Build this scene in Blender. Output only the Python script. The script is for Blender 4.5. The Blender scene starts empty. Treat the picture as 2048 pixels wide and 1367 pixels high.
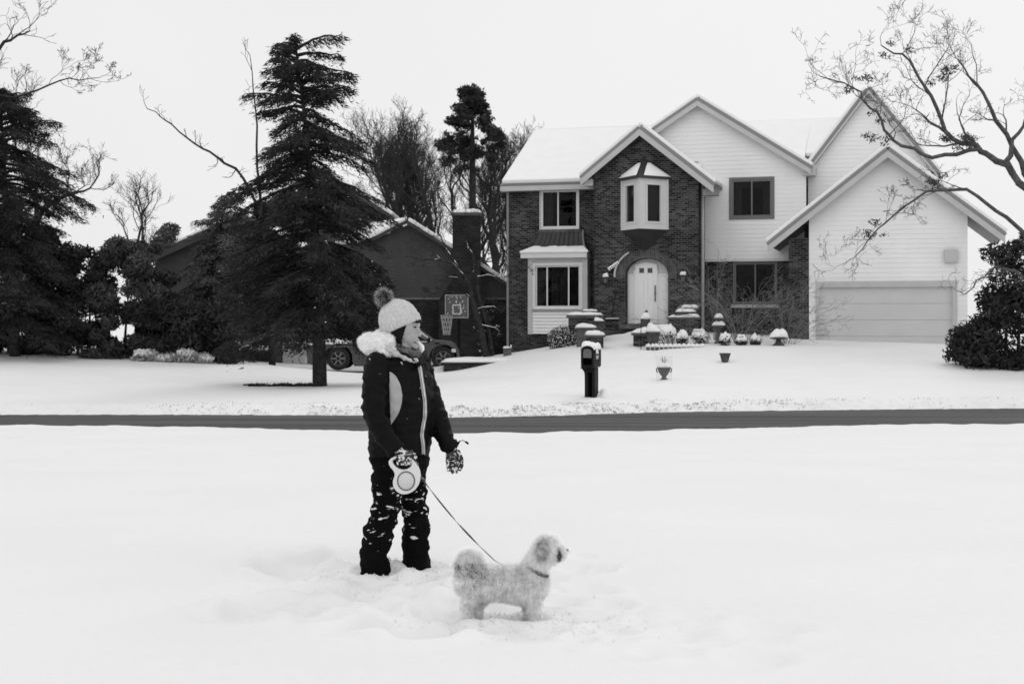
import bpy, bmesh, math, random
import numpy as np
from mathutils import Vector, Matrix, noise
from mathutils.geometry import tessellate_polygon
R = math.radians
sc = bpy.context.scene
COL = sc.collection
random.seed(7); rng = np.random.default_rng(7)

# ------------------------------------------------------------------ camera
F, HC = 2844.0, 1.28            # focal length in photo pixels, eye height
cam_d = bpy.data.cameras.new('camera'); cam = bpy.data.objects.new('camera', cam_d); COL.objects.link(cam)
cam.location = (0, 0, HC); cam.rotation_euler = (R(90), 0, 0)
cam_d.lens = 50; cam_d.sensor_width = 36; cam_d.shift_y = -43.5/2048
cam_d.clip_start = 0.1; cam_d.clip_end = 2000
cam_d.dof.use_dof = True; cam_d.dof.focus_distance = 11; cam_d.dof.aperture_fstop = 5.6
sc.camera = cam
# ------------------------------------------------------------------ world: grey overcast sky
SUN_EL, SUN_AZ = 42, 28         # sun behind the houses, a little to the right
world = bpy.data.worlds.new("World"); sc.world = world; world.use_nodes = True
nt = world.node_tree; nt.nodes.clear()
out = nt.nodes.new('ShaderNodeOutputWorld'); bg = nt.nodes.new('ShaderNodeBackground')
sky = nt.nodes.new('ShaderNodeTexSky'); sky.sky_type = 'NISHITA'; sky.sun_disc = False
sky.sun_elevation = R(SUN_EL); sky.sun_rotation = R(SUN_AZ); sky.dust_density = 3
bw = nt.nodes.new('ShaderNodeRGBToBW'); nt.links.new(sky.outputs[0], bw.inputs[0])
tc = nt.nodes.new('ShaderNodeTexCoord'); nz = nt.nodes.new('ShaderNodeTexNoise'); nz.inputs['Scale'].default_value = 1.6; nz.inputs['Detail'].default_value = 4
nt.links.new(tc.outputs['Generated'], nz.inputs['Vector'])
mr = nt.nodes.new('ShaderNodeMapRange'); nt.links.new(nz.outputs[0], mr.inputs[0])
mr.inputs[1].default_value = .3; mr.inputs[2].default_value = .7; mr.inputs[3].default_value = 8.3; mr.inputs[4].default_value = 9.1
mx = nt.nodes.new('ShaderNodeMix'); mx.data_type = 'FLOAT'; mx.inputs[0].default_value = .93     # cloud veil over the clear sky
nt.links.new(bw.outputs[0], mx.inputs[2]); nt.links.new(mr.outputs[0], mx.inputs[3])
# added brightening of the sky behind the camera to lift the shaded house fronts
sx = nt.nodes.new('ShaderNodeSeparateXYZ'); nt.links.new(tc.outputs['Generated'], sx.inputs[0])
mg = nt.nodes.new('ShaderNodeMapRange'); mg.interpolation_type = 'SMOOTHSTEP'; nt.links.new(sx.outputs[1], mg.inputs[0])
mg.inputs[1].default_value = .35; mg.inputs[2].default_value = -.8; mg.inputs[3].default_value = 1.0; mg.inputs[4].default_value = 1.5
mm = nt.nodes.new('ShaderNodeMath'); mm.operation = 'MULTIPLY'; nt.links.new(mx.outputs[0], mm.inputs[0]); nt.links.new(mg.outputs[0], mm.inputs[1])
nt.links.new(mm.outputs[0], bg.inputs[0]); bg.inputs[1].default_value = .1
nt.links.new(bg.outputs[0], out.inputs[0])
sl = bpy.data.lights.new('sun', 'SUN'); sl.energy = .62; sl.angle = R(22); sun = bpy.data.objects.new('sun', sl); COL.objects.link(sun)
sd = Vector((math.sin(R(SUN_AZ))*math.cos(R(SUN_EL)), math.cos(R(SUN_AZ))*math.cos(R(SUN_EL)), math.sin(R(SUN_EL))))
sun.rotation_euler = (-sd).to_track_quat('-Z', 'Y').to_euler()
sc.view_settings.view_transform = 'Standard'; sc.view_settings.look = 'None'; sc.view_settings.gamma = 1; sc.view_settings.exposure = 0
sc.cycles.max_bounces = 6; sc.cycles.transparent_max_bounces = 8

# ------------------------------------------------------------------ helpers
def P(px, py, Y): return Vector(((px-1024)*Y/F, Y, HC-(py-640)*Y/F))
_m = {}
def mat(name, c, rough=.8, var=0, vs=3, bump=0, bs=30, spec=.3, snow=None, det=4):
    """grey principled material; var: tone variation, snow=(scale, threshold): caught snow flecks"""
    if name in _m: return _m[name]
    m = bpy.data.materials.new(name); m.use_nodes = True; t = m.node_tree; b = t.nodes['Principled BSDF']
    b.inputs['Base Color'].default_value = (c, c, c, 1); b.inputs['Roughness'].default_value = rough
    b.inputs['Specular IOR Level'].default_value = spec
    tcn = t.nodes.new('ShaderNodeTexCoord'); last = None
    if var:
        n = t.nodes.new('ShaderNodeTexNoise'); n.inputs['Scale'].default_value = vs; n.inputs['Detail'].default_value = det
        t.links.new(tcn.outputs['Object'], n.inputs['Vector'])
        r = t.nodes.new('ShaderNodeMapRange'); r.inputs[1].default_value = .3; r.inputs[2].default_value = .7
        r.inputs[3].default_value = max(0, c*(1-var)); r.inputs[4].default_value = min(1, c*(1+var))
        t.links.new(n.outputs[0], r.inputs[0]); t.links.new(r.outputs[0], b.inputs['Base Color']); last = r.outputs[0]
    if snow:
        n = t.nodes.new('ShaderNodeTexNoise'); n.inputs['Scale'].default_value = snow[0]; n.inputs['Detail'].default_value = 5
        t.links.new(tcn.outputs['Object'], n.inputs['Vector'])
        r = t.nodes.new('ShaderNodeMapRange'); r.inputs[1].default_value = snow[1]; r.inputs[2].default_value = snow[1]+.05
        src = n.outputs[0]
        if len(snow) > 2:          # flecks gather round one height band (knees)
            sp = t.nodes.new('ShaderNodeSeparateXYZ'); t.links.new(tcn.outputs['Object'], sp.inputs[0])
            m1 = t.nodes.new('ShaderNodeMath'); m1.operation = 'SUBTRACT'; m1.inputs[1].default_value = snow[2]; t.links.new(sp.outputs[2], m1.inputs[0])
            m2 = t.nodes.new('ShaderNodeMath'); m2.operation = 'DIVIDE'; m2.inputs[1].default_value = snow[3]; t.links.new(m1.outputs[0], m2.inputs[0])
            m3 = t.nodes.new('ShaderNodeMath'); m3.operation = 'MULTIPLY'; t.links.new(m2.outputs[0], m3.inputs[0]); t.links.new(m2.outputs[0], m3.inputs[1])
            m4 = t.nodes.new('ShaderNodeMath'); m4.operation = 'MULTIPLY_ADD'; m4.inputs[1].default_value = -.05; t.links.new(m3.outputs[0], m4.inputs[0]); t.links.new(n.outputs[0], m4.inputs[2]); src = m4.outputs[0]
            mp = t.nodes.new('ShaderNodeMapping'); mp.inputs['Rotation'].default_value = (0, .6, 0); mp.inputs['Scale'].default_value = (.55, 1, 1.5); t.links.new(tcn.outputs['Object'], mp.inputs[0]); t.links.new(mp.outputs[0], n.inputs['Vector'])
        t.links.new(src, r.inputs[0])
        k = t.nodes.new('ShaderNodeMix'); k.data_type = 'FLOAT'; t.links.new(r.outputs[0], k.inputs[0]); k.inputs[2].default_value = c; k.inputs[3].default_value = .7
        if last: t.links.new(last, k.inputs[2])
        t.links.new(k.outputs[0], b.inputs['Base Color'])
    if bump:
        n = t.nodes.new('ShaderNodeTexNoise'); n.inputs['Scale'].default_value = bs; n.inputs['Detail'].default_value = 5
        t.links.new(tcn.outputs['Object'], n.inputs['Vector'])
        bp = t.nodes.new('ShaderNodeBump'); bp.inputs['Strength'].default_value = bump; bp.inputs['Distance'].default_value = .02
        t.links.new(n.outputs[0], bp.inputs['Height']); t.links.new(bp.outputs[0], b.inputs['Normal'])
    _m[name] = m; return m
def brick_mat(name, c1, c2, mortar, sx=.21, sz=.075, msize=.009):
    m = bpy.data.materials.new(name); m.use_nodes = True; t = m.node_tree; b = t.nodes['Principled BSDF']
    b.inputs['Roughness'].default_value = .9; b.inputs['Specular IOR Level'].default_value = .2
    tcn = t.nodes.new('ShaderNodeTexCoord'); s = t.nodes.new('ShaderNodeSeparateXYZ'); t.links.new(tcn.outputs['Object'], s.inputs[0])
    a = t.nodes.new('ShaderNodeMath'); a.operation = 'ADD'; t.links.new(s.outputs[0], a.inputs[0]); t.links.new(s.outputs[1], a.inputs[1])
    cb = t.nodes.new('ShaderNodeCombineXYZ'); t.links.new(a.outputs[0], cb.inputs[0]); t.links.new(s.outputs[2], cb.inputs[1])
    br = t.nodes.new('ShaderNodeTexBrick'); t.links.new(cb.outputs[0], br.inputs['Vector'])
    br.inputs['Scale'].default_value = 1; br.inputs['Brick Width'].default_value = sx; br.inputs['Row Height'].default_value = sz
    br.inputs['Mortar Size'].default_value = msize; br.inputs['Mortar Smooth'].default_value = .2; br.inputs['Bias'].default_value = -.15
    for k, v in (('Color1', c1), ('Color2', c2), ('Mortar', mortar)): br.inputs[k].default_value = (v, v, v, 1)
    n = t.nodes.new('ShaderNodeTexNoise'); n.inputs['Scale'].default_value = 1.1; n.inputs['Detail'].default_value = 6
    t.links.new(tcn.outputs['Object'], n.inputs['Vector'])
    r = t.nodes.new('ShaderNodeMapRange'); r.inputs[1].default_value = .3; r.inputs[2].default_value = .7; r.inputs[3].default_value = .6; r.inputs[4].default_value = 1.4
    t.links.new(n.outputs[0], r.inputs[0])
    mu = t.nodes.new('ShaderNodeVectorMath'); mu.operation = 'SCALE'; t.links.new(br.outputs[0], mu.inputs[0]); t.links.new(r.outputs[0], mu.inputs['Scale'])
    t.links.new(mu.outputs[0], b.inputs['Base Color'])
    bp = t.nodes.new('ShaderNodeBump'); bp.inputs['Strength'].default_value = .6; bp.inputs['Distance'].default_value = .01; bp.invert = True
    t.links.new(br.outputs['Fac'], bp.inputs['Height']); t.links.new(bp.outputs[0], b.inputs['Normal'])
    return m
def glass_mat(name, tint, alpha):
    m = bpy.data.materials.new(name); m.use_nodes = True; t = m.node_tree; t.nodes.clear()
    o = t.nodes.new('ShaderNodeOutputMaterial'); mxs = t.nodes.new('ShaderNodeMixShader'); tr = t.nodes.new('ShaderNodeBsdfTransparent')
    g = t.nodes.new('ShaderNodeBsdfGlossy'); g.inputs['Roughness'].default_value = .03; g.inputs[0].default_value = (.8, .8, .8, 1)
    tr.inputs[0].default_value = (tint, tint, tint, 1); fr = t.nodes.new('ShaderNodeFresnel'); fr.inputs[0].default_value = 1.4
    mt = t.nodes.new('ShaderNodeMath'); mt.operation = 'MULTIPLY'; mt.inputs[1].default_value = alpha
    t.links.new(fr.outputs[0], mt.inputs[0]); t.links.new(mt.outputs[0], mxs.inputs[0])
    t.links.new(tr.outputs[0], mxs.inputs[1]); t.links.new(g.outputs[0], mxs.inputs[2]); t.links.new(mxs.outputs[0], o.inputs[0])
    return m
SNOW = mat('snow', .77, .75, .02, 2, .25, 14, .2)
SNOWG = mat('ground_snow', .745, .8, .02, .6, .5, 9, .2)
BRICK = brick_mat('brick', .006, .075, .1)
BRICK2 = brick_mat('neighbour_brick', .01, .03, .042)
BRICKARCH = brick_mat('arch_brick', .05, .1, .12, .07, .3)
WHITE = mat('white_siding', .72, .6, .07, .5)
SIDE2 = mat('grey_siding', .05, .7, .1, 1)
TRIM = mat('trim_paint', .42, .5, .05, 2)
TRIML = mat('light_trim_paint', .58, .5, .04, 2)
FASC = mat('fascia', .2, .6)
DARK = mat('dark_interior', .004, .9, spec=0)
METAL = mat('dark_metal_roof', .035, .45, .2, 3)
BLACK = mat('black_plastic', .008, .5, .2, 8, .1, 40, .12)
GLASS = glass_mat('window_glass', .75, .28)
CURT = mat('curtain', .06, .9, .3, 5)
DOORW = mat('door_paint', .74, .45)
TERRA = mat('terracotta', .06, .8, .4, 12, .3, 30)
BARK = mat('bark', .03, .95, .5, 8, .6, 20, .1)
TWIG = mat('twig', .035, .95, .3, 8, spec=.1)
NEEDLE = mat('needles', .036, .9, .6, 2.5, spec=.1)
NEEDLEL = mat('pale_needles', .045, .9, .6, 2.5, spec=.1)
ASPH = mat('asphalt', .075, .9, .25, .8, .5, 60)

def streak(m, scale, lo, hi):
    """worn wheel tracks and damp streaks running along the road"""
    t = m.node_tree; b = t.nodes['Principled BSDF']; tcn = t.nodes.new('ShaderNodeTexCoord'); mp = t.nodes.new('ShaderNodeMapping'); mp.inputs['Scale'].default_value = scale
    n = t.nodes.new('ShaderNodeTexNoise'); n.inputs['Scale'].default_value = 1; n.inputs['Detail'].default_value = 6; r = t.nodes.new('ShaderNodeMapRange')
    r.inputs[1].default_value = .3; r.inputs[2].default_value = .7; r.inputs[3].default_value = lo; r.inputs[4].default_value = hi
    t.links.new(tcn.outputs['Object'], mp.inputs[0]); t.links.new(mp.outputs[0], n.inputs['Vector']); t.links.new(n.outputs[0], r.inputs[0]); t.links.new(r.outputs[0], b.inputs['Base Color'])
streak(ASPH, (.12, 2.2, 1), .035, .1)
def mkobj(name, me, m, parent=None, smooth=False):
    o = bpy.data.objects.new(name, me); COL.objects.link(o)
    if m is not None: me.materials.append(m)
    if parent is not None: o.parent = parent
    if smooth: me.polygons.foreach_set('use_smooth', [True]*len(me.polygons))
    return o
def np_mesh(V, Fc, name='mesh'):
    me = bpy.data.meshes.new(name); V = np.asarray(V, np.float32); Fc = np.asarray(Fc, np.int32); k = Fc.shape[1]
    me.vertices.add(len(V)); me.vertices.foreach_set('co', V.ravel())
    me.loops.add(Fc.size); me.loops.foreach_set('vertex_index', Fc.ravel())
    me.polygons.add(len(Fc)); me.polygons.foreach_set('loop_start', np.arange(0, Fc.size, k, dtype=np.int32))
    me.update(calc_edges=True); return me
def tag(o, label=None, cat=None, group=None, kind=None):
    for k, v in (('label', label), ('category', cat), ('group', group), ('kind', kind)):
        if v: o[k] = v
    return o
def empty(name, loc, rz=0, **kw):
    o = bpy.data.objects.new(name, None); COL.objects.link(o); o.location = loc; o.rotation_euler = (0, 0, rz); o.empty_display_size = .1
    return tag(o, **kw)

class MB:
    def __init__(s): s.v = []; s.f = []
    def add(s, vs, fs):
        n = len(s.v); s.v += [tuple(v) for v in vs]; s.f += [tuple(i+n for i in f) for f in fs]; return s
    def box(s, x0, y0, z0, x1, y1, z1):
        return s.add([(x0,y0,z0),(x1,y0,z0),(x1,y1,z0),(x0,y1,z0),(x0,y0,z1),(x1,y0,z1),(x1,y1,z1),(x0,y1,z1)],
                     [(0,3,2,1),(4,5,6,7),(0,1,5,4),(1,2,6,5),(2,3,7,6),(3,0,4,7)])
    def rings(s, rings, cap=True, closed=True):
        n = len(rings[0]); vs = [p for r in rings for p in r]; fs = []
        for i in range(len(rings)-1):
            for j in range(n if closed else n-1):
                k = (j+1) % n; fs.append((i*n+j, i*n+k, (i+1)*n+k, (i+1)*n+j))
        if cap: fs.append(tuple(range(n))[::-1]); fs.append(tuple((len(rings)-1)*n+j for j in range(n)))
        return s.add(vs, fs)
    def tube(s, pts, rad, n=8, sq=1, cap=True):
        pts = [Vector(p) for p in pts]
        if not hasattr(rad, '__len__'): rad = [rad]*len(pts)
        rr = []; ref = Vector((0, 0, 1))
        d0 = (pts[-1]-pts[0]).normalized()
        if abs(d0.z) > .8: ref = Vector((0, 1, 0))
        for i, p in enumerate(pts):
            d = (pts[min(i+1, len(pts)-1)]-pts[max(i-1, 0)]).normalized()
            a = d.cross(ref).normalized(); b = a.cross(d).normalized()
            rr.append([p+(a*math.cos(q)+b*math.sin(q)*sq)*rad[i] for q in [2*math.pi*j/n for j in range(n)]])
        return s.rings(rr, cap)
    def lathe(s, prof, c=(0,0,0), n=20, sx=1, sy=1):
        return s.rings([[(c[0]+r*sx*math.cos(q), c[1]+r*sy*math.sin(q), c[2]+z) for q in [2*math.pi*j/n for j in range(n)]] for r, z in prof])
    def ell(s, c, rx, ry, rz, n=14, m=10, rot=None):
        rings = []
        for i in range(m+1):
            th = math.pi*(i+.02)/(m+.04); z = -math.cos(th); r = math.sin(th)
            ring = [Vector((rx*r*math.cos(q), ry*r*math.sin(q), rz*z)) for q in [2*math.pi*j/n for j in range(n)]]
            if rot: ring = [rot @ v for v in ring]
            rings.append([v+Vector(c) for v in ring])
        return s.rings(rings)
    def prism(s, poly, y0, y1):        # polygon in xz, extruded along y
        n = len(poly)
        return s.add([(x, y0, z) for x, z in poly]+[(x, y1, z) for x, z in poly],
                     [tuple(range(n)), tuple(range(n, 2*n))[::-1]]+[(i, i+n, (i+1) % n+n, (i+1) % n) for i in range(n)])
    def slab(s, q, t0, t1, inset=0):   # quad (eave0,eave1,ridge1,ridge0) thickened along its upward normal between t0 and t1
        q = [Vector(p) for p in q]; nrm = (q[1]-q[0]).cross(q[3]-q[0]).normalized()
        if nrm.z < 0: nrm = -nrm
        c = sum(q, Vector())/4
        if inset: q = [p+(c-p).normalized()*inset for p in q]
        return s.add([p+nrm*t0 for p in q]+[p+nrm*t1 for p in q], [(0,1,2,3),(7,6,5,4)]+[(i, i+4, (i+1) % 4+4, (i+1) % 4) for i in range(4)])
    def wall(s, outer, holes, y, depth=.2):   # wall face in xz at y (outside towards -y), true openings, reveals `depth` deep
        polys = [[Vector((x, z, 0)) for x, z in pl] for pl in [outer]+holes]
        flat = [p for pl in polys for p in pl]; tris = tessellate_polygon(polys)
        s.add([(p.x, y, p.y) for p in flat], tris)
        for pl in [outer]+holes:
            n = len(pl); s.add([(x, y, z) for x, z in pl]+[(x, y+depth, z) for x, z in pl], [(i, (i+1) % n, (i+1) % n+n, i+n) for i in range(n)])
        return s
    def bm(s):
        b = bmesh.new(); vs = [b.verts.new(v) for v in s.v]
        for f in s.f:
            try: b.faces.new([vs[i] for i in f])
            except ValueError: pass
        bmesh.ops.remove_doubles(b, verts=b.verts, dist=1e-5); bmesh.ops.recalc_face_normals(b, faces=b.faces)
        return b
    def build(s, name, m, parent=None, smooth=False, bevel=0):
        me = bpy.data.meshes.new(name); b = s.bm(); b.to_mesh(me); b.free()
        o = mkobj(name, me, m, parent, smooth)
        if bevel:
            bv = o.modifiers.new('bevel', 'BEVEL'); bv.width = bevel; bv.segments = 2; bv.limit_method = 'ANGLE'
        return o
def siding(name, outer, holes, y, m, parent, h=.115, out=.014, depth=.1):
    """lapped boards as real geometry: each course leans out at its foot"""
    w = MB().wall(outer, holes, y, depth); b = w.bm()
    z0 = min(p[1] for p in outer); z1 = max(p[1] for p in outer); k = math.ceil(z0/h)
    while k*h < z1:
        bmesh.ops.bisect_plane(b, geom=b.verts[:]+b.edges[:]+b.faces[:], plane_co=(0, 0, k*h), plane_no=(0, 0, 1)); k += 1
    fr = [f for f in b.faces if all(abs(v.co.y-y) < 1e-4 for v in f.verts)]
    me = bpy.data.meshes.new(name); V = []; Fs = []
    for f in b.faces:
        vs = [v.co.copy() for v in f.verts]
        if f in set(fr[:0]) or all(abs(v.y-y) < 1e-4 for v in vs):
            cz = sum(v.z for v in vs)/len(vs); kz = math.floor(cz/h)*h
            for v in vs: v.y -= out*(1-(v.z-kz)/h)
        n = len(V); V += [tuple(v) for v in vs]; Fs.append(tuple(range(n, n+len(vs))))
    b.free(); me.from_pydata(V, [], Fs); me.update()
    o = mkobj(name, me, m, parent)
    # boards' undersides
    M2 = MB(); 
    return o
def snow_dome(name, x0, x1, y0, y1, z, h, parent, seed=0, n=14, round_=False):
    """soft pile of snow lying on a flat top"""
    V = []; Fs = []
    for i in range(n+1):
        for j in range(n+1):
            u = i/n*2-1; v = j/n*2-1
            if round_:
                uu = u*math.sqrt(1-v*v/2); vv = v*math.sqrt(1-u*u/2); e = 1-(uu*uu+vv*vv)
            else: uu, vv = u, v; e = min(1-u**4, 1-v**4)
            hh = h*max(0, e)**.45*(1+.45*noise.noise(Vector((u*1.3+seed*3.1, v*1.3, seed)))+.16*noise.noise(Vector((u*4+seed*1.7, v*4, seed+3))))*(1+.25*u*math.sin(seed*2.3))
            x = (x0+x1)/2+uu*(x1-x0)/2; y = (y0+y1)/2+vv*(y1-y0)/2
            V.append((x, y, z+hh+.002))
    for i in range(n):
        for j in range(n): a = i*(n+1)+j; Fs.append((a, a+n+1, a+n+2, a+1))
    N = len(V); V += [(x, y, z-.01) for x, y, _ in V[:N]]
    rim = [i*(n+1) for i in range(n+1)]+[n*(n+1)+j for j in range(1, n+1)]+[i*(n+1)+n for i in range(n-1, -1, -1)]+[j for j in range(n-1, 0, -1)]
    for a, b in zip(rim, rim[1:]+rim[:1]): Fs.append((a, b, b+N, a+N))
    me = bpy.data.meshes.new(name); me.from_pydata(V, [], Fs); me.update()
    return mkobj(name, me, SNOW, parent, True)

# ------------------------------------------------------------------ terrain
PXS_N = [-4000, 0, 400, 700, 900, 1100, 1300, 1400, 1700, 2048, 6000]; PY_N = [843, 849, 853, 860, 866, 863, 860, 857, 850, 846, 836]
PXS_F = [-4000, 0, 400, 700, 900, 1100, 1350, 1700, 2048, 6000]; PY_F = [826, 831, 831, 832, 837, 833, 825, 821, 818, 808]
ZR, ZN = -.72, -.62
def edge(pxs, pys, z): 
    Y = [(HC-z)*F/(b-640) for b in pys]; X = [(a-1024)*y/F for a, y in zip(pxs, Y)]; return np.array(X), np.array(Y)
XN, YN = edge(PXS_N, PY_N, ZN); XF, YF = edge(PXS_F, PY_F, ZR)
def yn(x): return np.interp(x, XN, YN)
def yf(x): return np.interp(x, XF, YF)
CT = [(1185,792,32),(1328,759,36),(1450,725,42),(1100,762,36),(1290,657,50.3),(1290,668,48.8),(1180,690,47),(1225,700,45),(1100,700,48),(1020,708,50.5),(1000,724,47.5),
      (940,738,46.5),(890,745,46),(1300,692,46),(1400,691,45.5),(1557,692,44.5),(1640,690,46.5),(1900,690,45.5),(2040,702,45),(1900,762,35.5),(1600,766,35.5),(2100,765,36),
      (800,742,51),(650,746,50),(700,765,42),(640,770,38),(450,716,48),(100,703,48),(-200,690,48),(300,768,38),(0,768,38),(560,735,45),(900,720,58),(960,714,51.5),(1000,710,51),(930,716,50.3),(700,722,60),(300,700,60),(900,747,47.6),(940,742,47.5),(980,735,47.3),(1010,727,47.3),(900,746,44.5),(950,741,45),(1000,733,45.5)]
C3 = [tuple(P(*c)) for c in CT]
for xx in np.linspace(-30, 30, 16): C3.append((xx, float(yf(xx))+.9, -.53))
for xx in np.linspace(-60, 60, 9): C3 += [(xx, 90, .1), (xx, 130, 0)]
for xx in (-45, -30, 30, 45): C3 += [(xx, 50, .3 if xx > 0 else .1), (xx, 38, -.35)]
C3 = np.array(C3)
def kern(d): return d
_A = kern(np.linalg.norm(C3[:, None, :2]-C3[None, :, :2], axis=2)); _A -= np.eye(len(C3))*.06
_W = np.linalg.solve(_A, C3[:, 2]-.0)
def lawn(X, Y):
    d = np.sqrt((X[..., None]-C3[:, 0])**2+(Y[..., None]-C3[:, 1])**2+.0)
    return kern(d) @ _W
def fbm(X, Y, s, seed=0, oct=3):
    out = np.zeros(X.shape); fx = X.ravel(); fy = Y.ravel(); o = out.ravel()
    o[:] = [noise.fractal(Vector((a*s+seed, b*s, seed)), 1.0, 2.0, oct) for a, b in zip(fx, fy)]
    return o.reshape(X.shape)
def sst(a, b, x): t = np.clip((x-a)/(b-a), 0, 1); return t*t*(3-2*t)
STEPS = []    # trampled spots near the walker and the dog: (x, y, radius, depth)
_r = random.Random(3)
for k in range(60):
    px = _r.uniform(470, 900); py = _r.uniform(1090, 1240) if px < 720 else _r.uniform(1150, 1270)
    Y = HC*F/(py-640); STEPS.append(((px-1024)*Y/F, Y, _r.uniform(.07, .18), _r.uniform(.014, .042)))
for k in range(34):
    px = _r.uniform(880, 1250); py = _r.uniform(1100, 1290); Y = HC*F/(py-640)
    STEPS.append(((px-1024)*Y/F, Y, _r.uniform(.06, .15), _r.uniform(.012, .034)))
for k in range(14):
    px = _r.uniform(1230, 1560); py = _r.uniform(1200, 1330); Y = HC*F/(py-640); STEPS.append(((px-1024)*Y/F, Y, _r.uniform(.1, .2), _r.uniform(.01, .02)))
def ground(X, Y, detail=True):
    X = np.asarray(X, float); Y = np.asarray(Y, float); n, f = yn(X), yf(X)
    near = np.interp(Y, [0, 9, 100], [0, 0, 0])+ZN*sst(8, 25.5, Y)**1.0*1.0
    near = np.where(Y > 8, ZN*((Y-8)/(n-8)), 0)
    if detail:
        near = near+.035*fbm(X, Y, .35, 1)*sst(3, 7, Y)*(1-sst(18, 24, Y))
    z = near
    drop = sst(n-.05, n+.35, Y); z = z*(1-drop)+(ZR-.12)*drop
    L = lawn(X, Y)
    if detail: L = L+.03*fbm(X, Y, .25, 4)
    up = sst(f-.25, f+.9, Y); z = np.where(Y > f-.3, (ZR-.12)*(1-up)+L*up, z)
    if detail:
        bank = np.exp(-((Y-(f+.45))/.55)**2); z = z+bank*(.07*fbm(X, Y, 2.2, 9, 4)+.05*fbm(X, Y, 6, 5, 2))
        z = z+np.exp(-((Y-(n-.15))/.2)**2)*.03*fbm(X, Y, 1.5, 3)
        wlk = np.exp(-(((X-4.1-(Y-47)*.12)/.95)**2)**2)*sst(42, 45, Y)*(1-sst(50.5, 51.5, Y)); z = z+wlk*(.05*fbm(X, Y, 2.5, 14, 4)-.03)
        z = z+.03*fbm(X, Y, 1.6, 15, 3)*sst(32, 34, Y)*(1-sst(39, 42, Y))*np.exp(-((X-1.5)/4)**2)
        tram = np.exp(-(((X+.3)/.9)**2+((Y-6.75)/.75)**2)**2); foot = np.zeros(X.shape)
        for fx, fy in ((-.69, 7.15), (-.48, 7.31)): foot = np.maximum(foot, np.exp(-(((X-fx)/.2)**2+((Y-fy)/.2)**2)**2))
        for (sx, sy, r, dp) in STEPS:
            q = ((X-sx)**2+(Y-sy)**2)/(r*r); z = z+(1-foot)*(-dp*np.exp(-q*q)+dp*.3*np.exp(-((q-2.0)/1.2)**2))
        z = z+tram*.012*fbm(X, Y, 7, 12, 3); z = z*(1-foot)+foot*(.006+.02*fbm(X, Y, 9, 2, 3))
        for fx, fy in ((-.69, 7.15), (-.48, 7.31)):
            q = np.sqrt((X-fx)**2+(Y-fy)**2); z = z+.02*np.exp(-((q-.16)/.05)**2)*(1+fbm(X, Y, 6, 8, 2))
    return z
def gz(x, y): return float(ground(np.array([x]), np.array([y]))[0])
def lz(x, y): return gz(x, y)
T = np.concatenate([np.linspace(-1.6, -.45, 50, endpoint=False), np.linspace(-.45, .45, 460), np.linspace(.45, 1.6, 51)[1:]])
YY = np.concatenate([np.geomspace(1.2, 4.2, 20, endpoint=False), np.geomspace(4.2, 8.5, 190, endpoint=False), np.geomspace(8.5, 23, 90, endpoint=False), np.linspace(23, 27, 60, endpoint=False),
                     np.linspace(27, 34.5, 110, endpoint=False), np.geomspace(34.5, 60, 80, endpoint=False), np.geomspace(60, 500, 25)])
GX = YY[:, None]*T[None, :]; GY = np.repeat(YY[:, None], len(T), 1)
GZ = ground(GX, GY); GZ = np.where(GY > 130, 0, GZ)
nr, nc = GX.shape; idx = np.arange(nr*nc).reshape(nr, nc)
me = np_mesh(np.stack([GX, GY, GZ], -1).reshape(-1, 3), np.stack([idx[:-1, :-1], idx[:-1, 1:], idx[1:, 1:], idx[1:, :-1]], -1).reshape(-1, 4), 'snow_ground')
tag(mkobj('snow_ground', me, SNOWG, None, True), kind='structure')
# road sheet
xs = np.linspace(-60, 60, 121); rv = []; rf = []
for i, x in enumerate(xs):
    for t in (-.6, .5, 1.1): pass
    a, b = float(yn(x))-.6, float(yf(x))+.7; rv += [(x, a, ZR), (x, (a+b)/2, ZR+.03), (x, b, ZR)]
    if i: k = 3*i; rf += [(k-3, k, k+1, k-2), (k-2, k+1, k+2, k-1)]
me = bpy.data.meshes.new('road'); me.from_pydata(rv, [], rf); me.update(); tag(mkobj('road', me, ASPH, None, True), kind='structure')
# slush grit thrown up along the far edge of the road
gv = []
while len(gv) < 6500:
    x = rng.normal(1.0, 4.2); y = float(yf(x))+rng.choice([.15, .35, .6, .9])+rng.normal(0, .09)
    if noise.noise(Vector((x*.9, y*3, 2.2))) + rng.uniform(-.25, .25) < .05: continue
    gv.append((x, y, abs(rng.normal(0, .009))+.004))
gv = np.array(gv); gzz = ground(gv[:, 0], gv[:, 1]); V = []; Fs = []
for (x, y, s), z in zip(gv, gzz):
    n = len(V); V += [(x-s, y, z-.003), (x+s*.6, y-s, z-.003), (x+s*.5, y+s, z-.003), (x+s*.2*rng.normal(), y, z+s*.9)]; Fs += [(n, n+1, n+3), (n+1, n+2, n+3), (n+2, n, n+3)]
tag(mkobj('road_slush', np_mesh(V, Fs), mat('slush', .38, .9, .6, 2)), 'grey crumbs of slush along the far road edge', 'slush', kind='stuff')

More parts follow.
